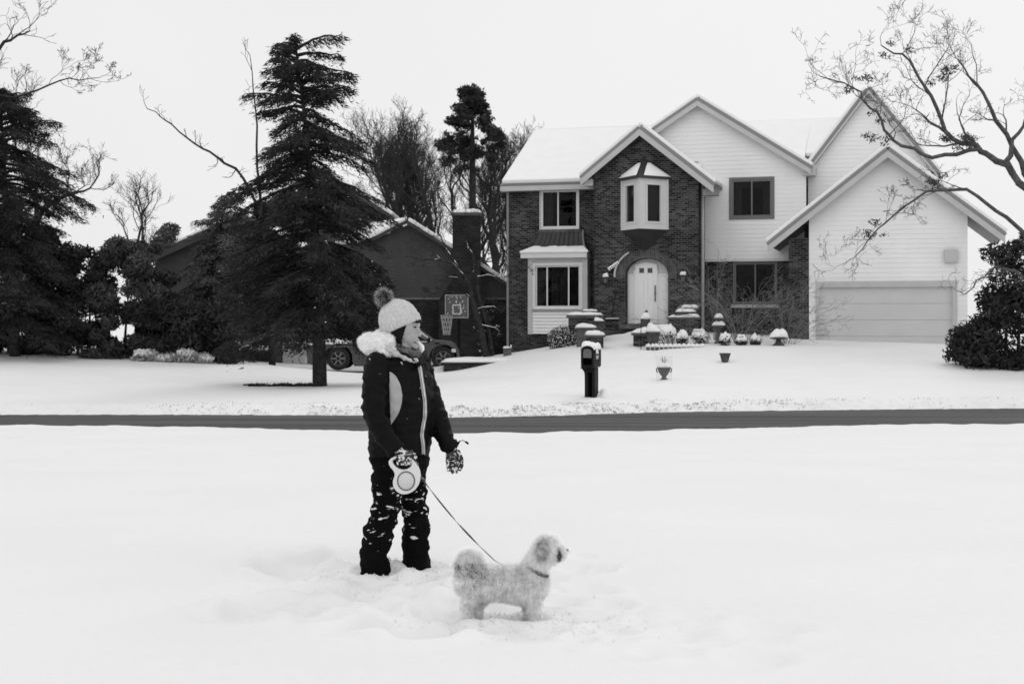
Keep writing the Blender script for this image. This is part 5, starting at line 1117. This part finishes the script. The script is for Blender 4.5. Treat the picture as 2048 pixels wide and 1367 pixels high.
def fur(name, src, n, L, w, m, parent, lift=.5, flow=(0, 0, -1), jit=.35, mask=None, seed=1, curl=.25, lenf=None):
    """short hair strands rooted on the surface of src"""
    g = np.random.default_rng(seed); me = src.data; me.calc_loop_triangles()
    co = np.array([v.co for v in me.vertices]); tr = np.array([t.vertices for t in me.loop_triangles]); A, B, C = co[tr[:, 0]], co[tr[:, 1]], co[tr[:, 2]]
    nr = np.cross(B-A, C-A); ar = np.linalg.norm(nr, axis=1); nr = nr/(ar[:, None]+1e-12)
    if mask is not None: ar = ar*mask((A+B+C)/3)
    i = g.choice(len(tr), n, p=ar/ar.sum()); u = g.random(n); v = g.random(n); fl = u+v > 1; u[fl] = 1-u[fl]; v[fl] = 1-v[fl]
    p = A[i]+(B[i]-A[i])*u[:, None]+(C[i]-A[i])*v[:, None]; N_ = nr[i]; F_ = np.broadcast_to(np.asarray(flow(p) if callable(flow) else flow, float), p.shape)
    F_ = F_-N_*(F_*N_).sum(1, keepdims=True); d = N_*lift+F_*(1-lift)+g.normal(0, jit, (n, 3)); d /= np.linalg.norm(d, axis=1)[:, None]
    l = L*g.uniform(.6, 1.2, n)[:, None]
    if lenf is not None: l = l*lenf(p)[:, None]
    mid = p+d*l*.5; d2 = d+np.asarray((0, 0, -curl))+g.normal(0, jit*.6, (n, 3)); d2 /= np.linalg.norm(d2, axis=1)[:, None]; tip = mid+d2*l*.55
    s_ = np.cross(d, g.normal(size=(n, 3))); s_ /= np.linalg.norm(s_, axis=1)[:, None]
    V = np.stack([p-s_*w-d*l*.05, p+s_*w-d*l*.05, mid+s_*w*.8, mid-s_*w*.8, tip], 1).reshape(-1, 3); k0 = np.arange(n)[:, None]*5
    Fc = np.concatenate([k0+np.array([[0, 1, 2]]), k0+np.array([[0, 2, 3]]), k0+np.array([[3, 2, 4]])], 0)
    return mkobj(name, np_mesh(V, Fc), m, parent)
def cap(mb, pts, rs, n=12, sq=1):      # tapered limb with rounded ends
    pts = [Vector(p) for p in pts]; mb.tube(pts, rs, n, sq)
    mb.ell(pts[0], rs[0], rs[0]*sq, rs[0], 10, 7); mb.ell(pts[-1], rs[-1], rs[-1]*sq, rs[-1], 10, 7)
    for p, r in list(zip(pts, rs))[1:-1]: mb.ell(p, r, r*sq, r, 10, 7)
# ------------------------------------------------------------------ the walker
PY0 = 7.25; s0 = PY0/F; proot = P(795, 1138, PY0); proot.z = 0
person = empty('person', proot, label='person in pale pompom hat, black snowsuit and gloves, standing in deep snow holding a leash', cat='person')
def B_(px, py, y=0):
    p = P(px, py, PY0+y); return Vector((p.x-proot.x, y, p.z))
fv = Vector((.77, -.64, 0)); lv = Vector((.64, .77, 0)); hv = Vector((.97, -.24, 0)); gv_ = Vector((.24, .97, 0))
SKIN = mat('skin', .33, .5, .06, 12, spec=.4); JACK = mat('black_jacket', .004, .65, .3, 14, .35, 60, .1, snow=(38, .70)); PANT = mat('black_snow_pants', .0035, .85, .3, 10, .3, 70, .06, snow=(30, .59, .33, .14))
HAIR = mat('dark_hair', .004, .6, .4, 30, spec=.1); GLOV = mat('snowy_glove', .03, .8, .8, 22, .4, 60, snow=(60, .53))
def ring(c, A, B, n=28, tilt=0): return [c+fv*(B*math.cos(q))-lv*(A*math.sin(q))+Vector((0, 0, tilt*math.cos(q))) for q in [2*math.pi*i/n for i in range(n)]]
TOR = [(912, 799, .172, .135), (900, 800, .19, .152), (870, 800, .188, .155), (830, 801, .185, .152), (790, 803, .188, .15), (755, 803, .19, .14), (728, 800, .178, .12), (712, 800, .14, .1), (700, 803, .085, .075)]
jk = MB(); jk.rings([ring(B_(cx_, py), A-.012, B-.008) for py, cx_, A, B in TOR])
cap(jk, [B_(755, 727, -.13), B_(747, 775, -.18), B_(748, 828, -.21), B_(768, 868, -.235), B_(788, 895, -.25)], [.062, .062, .056, .052, .046])
cap(jk, [B_(842, 727, .11), B_(857, 775, .1), B_(870, 815, .07), B_(884, 858, .03), B_(896, 888, 0)], [.056, .053, .052, .05, .045])
jk.ell(B_(800, 722), .12, .14, .045)
jacket = remesh('jacket', jk, JACK, person, .0085, 3, .011, .07, 3)
jb = bvh(jacket)
# one continuous body below the clothes
bd = MB(); bd.rings([ring(B_(cx_, py), A*.72, B*.7) for py, cx_, A, B in TOR]); bd.ell(B_(799, 925), .11, .12, .09)
for px0, px1, y0 in ((778, 756, -.07), (822, 832, .07)): cap(bd, [B_(px0, 930, y0), B_((px0+px1)/2, 1025, y0), B_(px1, 1120, y0), B_(px1, 1160, y0)], [.06, .05, .038, .035])
cap(bd, [B_(755, 727, -.13), B_(748, 825, -.21), B_(795, 900, -.25)], [.04, .034, .025]); cap(bd, [B_(842, 727, .11), B_(872, 818, .07), B_(897, 893, 0)], [.04, .034, .025])
for c0, y0 in (((806, 912), -.262), ((905, 915), 0)): bd.ell(B_(c0[0], c0[1], y0), .025, .015, .03)
cap(bd, [B_(800, 712), B_(806, 688)], [.048, .045])
R3 = Matrix((hv, gv_, Vector((0, 0, 1)))).transposed()
def hc(px, py, lat=0): v = B_(px, py, 0); return Vector((v.x, 0, v.z))+Vector((0, lat, 0))
bd.ell(hc(803, 648), .088, .073, .1, 20, 14, R3); bd.ell(hc(816, 672), .052, .054, .056, 16, 12, R3); bd.ell(hc(823, 688), .026, .03, .02, 12, 8, R3)
bd.ell(hc(824, 672, -.034), .02, .016, .02, 12, 8); bd.ell(hc(824, 672, .03), .02, .016, .02, 12, 8); bd.ell(hc(832.6, 649), .0175, .045, .018, 12, 8, R3)
cap(bd, [hc(836.5, 655, -.005), hc(840, 666.5, -.006)], [.007, .009], 10); bd.ell(hc(840.6, 669, -.007), .0098, .0105, .008, 10, 8); bd.ell(hc(838.5, 670.5, -.016), .007, .006, .006, 8, 6)
bd.ell(hc(836, 679.5, -.004), .0095, .017, .005, 10, 8, R3); bd.ell(hc(834.5, 686.5, -.004), .0095, .016, .006, 10, 8, R3); bd.ell(hc(830.5, 693.5), .0155, .021, .013, 10, 8, R3)
body_ = remesh('body', bd, SKIN, person, .0042, 3)
hb = bvh(body_)
def hit(tree, px, py, off=0.0):
    """point of a surface seen at this photo position, and its normal"""
    o = Vector((0, 0, HC))-proot; t = B_(px, py); d = (t-o).normalized(); h = tree.ray_cast(o, d)
    return (h[0]+h[1]*off, h[1]) if h[0] else (t, Vector((0, -1, 0)))
# eye, brow, mouth
ey, en = hit(hb, 830, 655.5); eb = MB().ell(ey, .007, .003, .003, 12, 8).build('eye', mat('eye_white', .4, .3), person, True)
MB().ell(ey+Vector((.0028, -.0035, 0)), .003, .0015, .0028, 10, 8).build('iris', mat('iris_dark', .01, .2), eb)
def line(name, pts, r, m, tree=None, off=.001, par=None):
    t_ = MB(); q = [hit(tree or hb, a, b, off)[0] for a, b in pts]; t_.tube(q, r, 6); return t_.build(name, m, par or person, True)
line('eyelash', [(826, 655), (828, 653.3), (831, 652.8), (833.5, 654)], [.0014, .0026, .0028, .0014], HAIR)
line('eyebrow', [(823, 650.4), (828, 648.8), (832, 648.8), (835.5, 650)], [.0006, .001, .0011, .0006], mat('brow_hair', .06, .8))
line('lips', [(827.5, 682.5), (830, 684.3), (833, 685), (836.5, 683.5)], [.0012, .0028, .003, .0025], mat('mouth_dark', .03, .5))
line('teeth', [(830.5, 683.4), (833, 684), (836.5, 683)], [.0012, .0024, .0022], mat('teeth', .7, .3), off=.003)
line('nostril', [(838, 672.6), (840, 673.4)], [.001, .0012], mat('mouth_dark', .03), off=.0008)
# hair under the hat
hr = MB(); hr.ell(hc(797, 656), .074, .08, .07, 18, 12, R3); cap(hr, [hc(799, 666, -.06), hc(799, 680, -.056), hc(802, 692, -.05)], [.022, .017, .01]); hr.ell(hc(822, 640.5), .052, .078, .024, 16, 10, R3)
cap(hr, [hc(812, 648, -.064), hc(803, 664, -.066), hc(800, 682, -.06)], [.012, .015, .013]); cap(hr, [hc(812, 648, .064), hc(803, 664, .066), hc(800, 682, .06)], [.012, .015, .013])
remesh('hair', hr, HAIR, person, .005, 3, .004, .012)
# hat
hc0 = hc(805, 656.5); nz_ = Vector((-.42*.97, .42*.24, .907)); e1 = Vector((.907*.97, -.907*.24, .42))
KN = mat('knit_wool', .68, .95, .12, 60, .9, 160, .1); rings = []
for t_, r in ((-.01, .9), (0, 1.0), (.03, 1.05), (.1, 1.08), (.22, 1.09), (.28, 1.05), (.4, 1.03), (.55, .96), (.68, .85), (.8, .67), (.9, .44), (.97, .2), (1, .05)):
    rg = []
    for q in [2*math.pi*i/112 for i in range(112)]:
        rr_2 = r*(1+(.032 if t_ < .25 else .024)*math.cos(q*28)); rg.append(hc0+nz_*(.162*t_)+e1*(.098*rr_2*math.cos(q))+gv_*(.092*rr_2*math.sin(q)))
    rings.append(rg)
hat = MB().rings(rings).build('hat', KN, person, True)
fur('wool_fuzz', hat, 4500, .0055, .0004, mat('wool_fuzz', .74, .9), hat, lift=.75, jit=.5, seed=5)
# ridges of the knit: courses winding round the hat
pc = B_(768, 595.5, 0); ball = MB().ell(pc, .024, .024, .026, 16, 12).build('pompom', mat('pompom_dark', .02, .9), person, True)
fur('pompom_fur', ball, 5200, .022, .0008, mat('pompom_brown', .035, .9, .8, 60), ball, lift=.9, jit=.3, seed=6, curl=.0); fur('pompom_tips', ball, 1500, .034, .0005, mat('pompom_pale', .5, .9), ball, lift=.95, jit=.22, seed=7, curl=0)
# hood with sherpa lining
SHER = mat('sherpa', .85, .95, .06, 30, .8, 60, .1); hd = MB()
hd.ell(B_(757, 688, -.06), .085, .08, .052, 16, 12, Matrix.Rotation(R(-12), 3, 'Y')); hd.ell(B_(738, 684, .02), .05, .1, .04, 16, 12, Matrix.Rotation(R(-8), 3, 'Y')); hd.ell(B_(768, 674, .05), .06, .09, .04, 14, 10); cap(hd, [B_(745, 677, 0), B_(724, 675, -.02)], [.026, .01]); cap(hd, [B_(765, 700, -.11), B_(785, 703, -.115)], [.032, .02])
hood = remesh('hood', hd, SHER, person, .006, 4, .01, .03)
fur('hood_fur', hood, 12000, .014, .0008, mat('sherpa_fur', .9, .95), hood, lift=.8, jit=.5, seed=8)
cl_ = MB(); 
cap(cl_, [B_(776, 697, -.13), B_(792, 707, -.145), B_(808, 715, -.135), B_(820, 720, -.12), B_(829, 725, -.1)], [.02, .018, .015, .011, .006], 10, .6)
remesh('collar_lining', cl_, mat('lining_grey', .42, .9, .2, 30), person, .005, 3, .003, .02)
cf_ = MB(); cap(cf_, [B_(845, 704, .04), B_(842, 694, .075), B_(834, 688, .1)], [.013, .018, .018]); remesh('hood_lining', cf_, SHER, person, .005, 3, .003, .02)
cd = MB(); cap(cd, [B_(836, 728, -.08), B_(849, 713, .0), B_(851, 702, .06)], [.016, .018, .014]); remesh('collar', cd, JACK, person, .006, 3)
sc_ = MB()
for (cx_, cy_, rx2, rz2, tl) in ((808, 696, .056, .017, .3), (811, 704, .063, .018, .16), (813, 712, .062, .019, .04)):
    pts = []
    for i in range(15): q = i/14*2*math.pi; pts.append(B_(cx_, cy_, 0)+hv*(rx2*math.cos(q))+gv_*(.066*math.sin(q))+Vector((0, 0, -tl*rx2*math.cos(q)*1.6)))
    sc_.tube(pts, rz2*1.15, 10)
remesh('neck_scarf', sc_, mat('patterned_scarf', .085, .9, .8, 34), person, .006, 3, .006, .025)
# jacket panel, zip, seams: laid on the jacket surface
def patch(name, grid, m, off=.004, parent=person, tree=None, sm=True):
    nr_, nc_ = len(grid), len(grid[0]); V = []
    for row in grid:
        for p in row:
            h = (tree or jb).find_nearest(p); V.append(h[0]+h[1]*off)
    me = bpy.data.meshes.new(name); me.from_pydata(V, [], [(i*nc_+j, i*nc_+j+1, (i+1)*nc_+j+1, (i+1)*nc_+j) for i in range(nr_-1) for j in range(nc_-1)]); me.update()
    o = mkobj(name, me, m, parent, sm); so = o.modifiers.new('t', 'SOLIDIFY'); so.thickness = .003; so.offset = 0; return o
gr = []
for i in range(22):
    t_ = i/21; py = 744+t_*104; w_ = math.sin(math.pi*min(1, t_*1.02))**.7; xr = 782+24*w_*(1-.15*t_); xl = 778+3*t_
    gr.append([hit(jb, xl+(xr-xl)*j/7, py)[0] for j in range(8)])
patch('side_panel', gr, mat('panel_grey', .33, .55, .15, 10, .3, 40), .004)
zx = [(716, 829), (722, 833), (735, 838.5), (755, 842), (775, 845), (800, 848.5), (830, 849), (850, 845.5), (870, 842.5), (890, 845.5), (907, 846)]
zf = lambda py: float(np.interp(py, [a for a, _ in zx], [b for _, b in zx]))
gr = [[hit(jb, zf(py)+dx, py)[0] for dx in (-3.6, -1.2, 1.2, 3.6)] for py in np.linspace(717, 907, 40)]; patch('zip_tape', gr, mat('reflective_tape', .3, .4), .004)
gr = [[hit(jb, zf(py)+dx, py)[0] for dx in (-.8, .8)] for py in np.linspace(719, 906, 40)]; patch('zip', gr, mat('zip_white', .62, .3), .009)
def cuff(c, d, r, l, nm, m):
    d = Vector(d).normalized(); t_ = MB(); t_.tube([c-d*l*.5, c-d*l*.2, c+d*l*.2, c+d*l*.5], [r*.95, r*1.06, r*1.06, r*.92], 16); return remesh(nm, t_, m, person, .005, 2, .004, .02)
cuff(B_(790, 898, -.252), B_(796, 903, -.255)-B_(770, 870, -.235), .047, .035, 'cuff', JACK); cuff(B_(898, 890, 0), B_(897, 893, 0)-B_(884, 858, .03), .046, .035, 'cuff', JACK)
# trousers
tr_ = MB(); tr_.rings([ring(B_(799, 958), .12, .1), ring(B_(800, 935), .165, .125), ring(B_(800, 915), .175, .135), ring(B_(800, 898), .15, .11)])
cap(tr_, [B_(774, 935, -.075), B_(774, 970, -.08), B_(774, 1008, -.09), B_(766, 1038, -.09), B_(755, 1070, -.085), B_(750, 1105, -.08), B_(749, 1140, -.08), B_(750, 1190, -.08)], [.078, .078, .075, .069, .074, .073, .075, .07], 16)
cap(tr_, [B_(822, 935, .07), B_(826, 970, .07), B_(827, 1010, .06), B_(831, 1045, .06), B_(831, 1080, .06), B_(832, 1105, .06), B_(833, 1132, .06), B_(834, 1185, .06)], [.078, .074, .069, .067, .069, .07, .075, .07], 16)
remesh('snow_pants', tr_, PANT, person, .0085, 3, .016, .11, 9)
# gloves
gl = MB(); gl.ell(B_(905, 912, -.005), .036, .021, .04, 16, 12, Matrix.Rotation(R(-8), 3, 'Y'))
for i, (x0, x1, ln) in enumerate(((892, 896.5, 943), (899, 904.5, 947), (906.5, 912.5, 946), (914, 920, 941))):
    cap(gl, [B_(x0+3, 920, -.006), B_(x1, 932, -.012), B_(x1+.5, ln-3, -.026)], [.0105, .0094, .0085], 10)
cap(gl, [B_(915, 903, -.02), B_(922, 916, -.035), B_(923, 930, -.04), B_(920, 938, -.042)], [.014, .0125, .0115, .01], 10)
gl.ell(B_(898, 896, 0), .034, .028, .018, 14, 8)
remesh('glove', gl, GLOV, person, .0028, 1, .002, .012)
g2 = MB(); g2.ell(B_(805, 909, -.27), .042, .026, .026, 16, 12, Matrix.Rotation(R(14), 3, 'Y')); g2.ell(B_(793, 901, -.258), .034, .03, .028, 14, 10)
for i in range(4):
    x0 = 794+i*7.6; dy = -1.2*i; cap(g2, [B_(x0, 909+dy, -.292), B_(x0+1, 917+dy*.5, -.322), B_(x0+2.5, 926+dy*.3, -.318), B_(x0+3.5, 928+dy*.3, -.29)], [.0115, .0115, .0105, .009], 10)
cap(g2, [B_(812, 905, -.262), B_(822, 905, -.285), B_(829, 911, -.3), B_(831, 917, -.305)], [.0135, .0125, .0115, .0105], 10)
remesh('glove', g2, GLOV, person, .0036, 1, .003, .012)
tg = MB().tube([B_(913, 889, -.01), B_(920, 881, -.01), B_(926, 880, -.01), B_(931, 883, -.01)], .0022, 6).build('cuff_cord', JACK, person); MB().tube([B_(931, 882.5, -.01), B_(937, 887, -.01)], .0052, 8).build('toggle', JACK, tg)
fl_ = MB().add([B_(911, 893, -.01), B_(922, 880, -.012), B_(915, 883, -.005), B_(912, 899, 0)], [(0, 1, 2), (0, 1, 3), (1, 2, 3)]).build('cuff_tab', JACK, person)
# ------------------------------------------------------------------ leash
LYo = -.302; e = empty('retractable_leash', proot+B_(812, 955, LYo), label='pale round retractable leash with its dark strap running down to the dog', cat='leash')
lw_ = mat('leash_plastic', .62, .3, spec=.5)
def LP(x, y): v = B_(760+x/9.115, 860+y/9.115, LYo)-B_(812, 955, LYo); return (v.x, v.z)
out_ = [(160, 560), (165, 610), (195, 670), (240, 720), (270, 775), (270, 830), (250, 880), (238, 930), (242, 1000), (268, 1060), (310, 1110), (370, 1148), (440, 1160), (520, 1148), (590, 1115), (650, 1068), (700, 1000), (732, 910), (742, 820), (730, 730), (700, 660), (665, 600), (625, 555), (570, 500), (500, 450), (400, 430), (280, 470), (200, 510)]
hol_ = [(232, 545), (245, 600), (290, 655), (350, 695), (430, 712), (500, 700), (560, 660), (582, 615), (570, 575), (520, 530), (440, 500), (330, 510), (270, 525)]
def thick(outl, holes, y0, y1):
    m_ = MB(); polys = [[Vector((x, z, 0)) for x, z in pl] for pl in [outl]+holes]; fl2 = [p for pl in polys for p in pl]; ts = tessellate_polygon(polys)
    m_.add([(p.x, y0, p.y) for p in fl2], ts); m_.add([(p.x, y1, p.y) for p in fl2], ts)
    for pl in [outl]+holes: n_ = len(pl); m_.add([(x, y0, z) for x, z in pl]+[(x, y1, z) for x, z in pl], [(i, (i+1) % n_, (i+1) % n_+n_, i+n_) for i in range(n_)])
    return m_
c_ = thick([LP(*p) for p in out_], [[LP(*p) for p in hol_]], -.015, .015).build('casing', lw_, e, False, .005)
cc = LP(480, 915); rd = 145/9.115*s0
circ = lambda r, y, n=40: [(cc[0]+r*math.cos(q), y, cc[1]+r*1.08*math.sin(q)) for q in [2*math.pi*i/n for i in range(n)]]
MB().rings([circ(rd*1.1, -.0155), circ(rd*1.06, -.0185), circ(rd*.97, -.0185), circ(rd*.95, -.0158)], cap=False).build('groove_ring', mat('leash_grey', .12, .4), c_, True)
MB().rings([circ(rd*.95, -.0158), circ(rd*.9, -.0192), circ(.0001, -.0198)], cap=False).build('disc', mat('leash_disc', .55, .35), c_, True)
b1, b2 = LP(630, 560), LP(695, 630); MB().tube([(b1[0], -.004, b1[1]), (b2[0], -.004, b2[1])], .0065, 8).build('brake_button', mat('leash_grey', .12), e)
b1 = LP(740, 870); MB().tube([(b1[0]-.004, 0, b1[1]), (b1[0]+.012, 0, b1[1]-.002), (b1[0]+.02, 0, b1[1]-.008)], [.007, .005, .003], 8).build('nozzle', mat('leash_grey', .12), e)
# ribbon: from the nozzle down behind the dog's back to its collar
EOFD = None
DY0 = 6.15; sd_ = DY0/F; droot = P(1000, 1236, DY0); droot.z = 0
def D_(px, py, y=0): p = P(px, py, DY0+y); return Vector((p.x-droot.x, y, p.z))
A0 = proot+B_(845, 958, LYo); A1 = droot+D_(988, 1119, .08); A2 = droot+D_(1020, 1137, .085); A3 = droot+D_(1052, 1131, .06)
eo = e.location; pts = []
for t_ in np.linspace(0, 1, 26): pts.append(A0.lerp(A1, t_)+Vector((0, 0, -.018*math.sin(math.pi*t_))))
pts += [A1.lerp(A2, .5), A2, A3]
V = []; tw_ = 0
for i, p in enumerate(pts):
    d = (pts[min(i+1, len(pts)-1)]-pts[max(i-1, 0)]).normalized(); a = d.cross(Vector((0, 1, 0))).normalized(); b_ = a.cross(d); q = .5+2.2*math.sin(i*.2); w_ = (a*math.cos(q)+b_*math.sin(q))*.0042; th_ = (b_*math.cos(q)-a*math.sin(q))*.0009
    V.append([p-eo+w_+th_, p-eo+w_-th_, p-eo-w_-th_, p-eo-w_+th_])
MB().rings(V).build('strap', mat('leash_strap', .03, .6), e)
# ------------------------------------------------------------------ the dog
dog = empty('dog', droot, label='small shaggy pale grey dog with curled tail standing in the snow facing right', cat='dog')
pxm = sd_
dm = MB(); 
def de(px, py, y, rx, ry, rz, rot=None): dm.ell(D_(px, py, y), rx*pxm, ry*pxm, rz*pxm, 16, 12, rot)
def dc(pts, rs, n=12): cap(dm, [D_(*p) for p in pts], [r*pxm for r in rs], n)
dc([(946, 1164, 0), (975, 1166, 0), (1010, 1168, 0), (1050, 1171, 0), (1066, 1168, 0)], [30, 31, 31, 36, 30], 16)
de(938, 1160, 0, 23, 28, 27); de(1070, 1166, 0, 22, 28, 34); dc([(1062, 1150, 0), (1072, 1128, 0), (1082, 1108, 0)], [26, 22, 20])
de(1090, 1094, 0, 21, 24, 20); de(1098, 1086, 0, 15, 18, 12); dc([(1104, 1101, 0), (1116, 1103, 0), (1126, 1104, 0)], [15, 11, 8.5]); dc([(1100, 1110, 0), (1114, 1112, 0), (1123, 1111, 0)], [12, 9, 7]); de(1107, 1088, 0, 11, 17, 9)
for y_, dx in ((-.042, -2), (.04, 22)):      # hind legs: stifle forward, hock back, upright shank
    dc([(936+dx, 1168, y_), (946+dx, 1190, y_), (934+dx, 1212, y_), (934+dx, 1238, y_), (936+dx, 1262, y_)], [22, 15, 9.5, 9, 9]); dc([(934+dx, 1258, y_), (944+dx, 1262, y_)], [8, 7])
for y_, dx in ((-.04, 0), (.04, -9)):
    dc([(1068+dx, 1180, y_), (1067+dx, 1208, y_), (1071+dx, 1232, y_), (1071+dx, 1262, y_)], [18, 12, 11, 10]); dc([(1071+dx, 1260, y_), (1079+dx, 1262, y_)], [9, 7])
dc([(922, 1146, 0), (917, 1128, 0), (922, 1113, 0), (937, 1107, 0), (952, 1112, 0), (960, 1122, 0)], [9, 7, 6, 6, 5, 4], 8)
dbody = remesh('body', dm, mat('dog_skin', .75, .9, .2, 20), dog, .005, 6)
bx_ = lambda px: D_(px, 1160).x; bz_ = lambda py: D_(1000, py).z
mh = lambda c: (c[:, 2] > bz_(1132+0))*(c[:, 0] > bx_(1062)); mt_ = lambda c: (c[:, 0] < bx_(962))*(c[:, 2] > bz_(1128)); mb_ = lambda c: 1.0-np.clip(mh(c)*1.+mt_(c)*1., 0, 1)
FB = mat('body_fur', .84, .95, .2, 28, spec=.1); FH = mat('head_fur', .95, .95, .03, 28, spec=.1)
fur('body_fur', dbody, 42000, .028, .0008, FB, dog, lift=.45, flow=(-.35, 0, -.9), jit=.3, mask=mb_, seed=11, lenf=lambda p: np.clip(.55+(p[:, 2])*3, .5, 1.1))
fur('head_fur', dbody, 13000, .03, .0007, FH, dog, lift=.4, flow=(-.1, 0, -1), jit=.28, mask=mh, seed=12, lenf=lambda p: np.where(p[:, 0] > bx_(1114), .55, 1.0))
fur('tail_plume', dbody, 6000, .032, .0007, FH, dog, lift=.45, flow=(.7, 0, .25), jit=.28, mask=mt_, seed=13, curl=.5)
mdk = lambda c: (c[:, 0] < bx_(975))*(c[:, 2] > bz_(1150))*(c[:, 2] < bz_(1118))*(c[:, 1] < .03)+.04*(c[:, 2] > bz_(1160))
fur('dark_saddle_fur', dbody, 3400, .022, .0008, mat('dark_fur', .2, .95, .3, 20), dog, lift=.35, flow=(-.4, 0, -.8), jit=.28, mask=mdk, seed=14)
em = MB(); cap(em, [D_(1087, 1082, -.05), D_(1085, 1096, -.058), D_(1084, 1108, -.056)], [.012, .019, .012], 10, .5); ear = remesh('ear', em, mat('ear_skin', .12, .9), dog, .004, 3)
fur('ear_fur', ear, 2600, .034, .0007, mat('ear_fur_grey', .55, .95, .5, 40), ear, lift=.3, flow=(-.05, 0, -1), jit=.2, seed=15)
MB().ell(D_(1134, 1099.5, 0), .0085, .009, .007, 12, 8).build('nose', mat('dog_nose', .01, .3, spec=.6), dog, True)
db = bvh(dbody)
def dhit(px, py, off=0):
    o = Vector((0, 0, HC))-droot; d = (D_(px, py)-o).normalized(); h = db.ray_cast(o, d); return h[0]+h[1]*off if h[0] else D_(px, py, -.05)
MB().ell(dhit(1115, 1095, .004), .006, .005, .006, 10, 8).build('eye', mat('dog_nose', .01), dog, True)
ew = MB(); cap(ew, [dhit(1114, 1098, .004), dhit(1116, 1106, .005), dhit(1116.5, 1113, .004)], [.004, .005, .004], 8); ewo = ew.build('muzzle_patch', mat('dark_fur', .2), dog, True); fur('patch_fur', ewo, 900, .02, .0007, mat('muzzle_dark', .05, .9), ewo, lift=.3, flow=(.1, 0, -1), jit=.2, seed=16)
cr = []
for q in np.linspace(0, 2*math.pi, 25)[:-1]:
    c = D_(1073, 1139, 0); ax_ = Vector((.88, 0, -.47)); cr.append(c+ax_*(.058*math.cos(q))+Vector((0, 1, 0))*(.062*math.sin(q)))
up_ = Vector((.47, 0, .88)); MB().rings([[c+up_*.008 for c in cr], [c+(c-D_(1073, 1139, 0)).normalized()*.003 for c in cr], [c-up_*.008 for c in cr]], cap=False).build('collar', mat('dog_collar', .045, .6, .5, 60), dog, True)
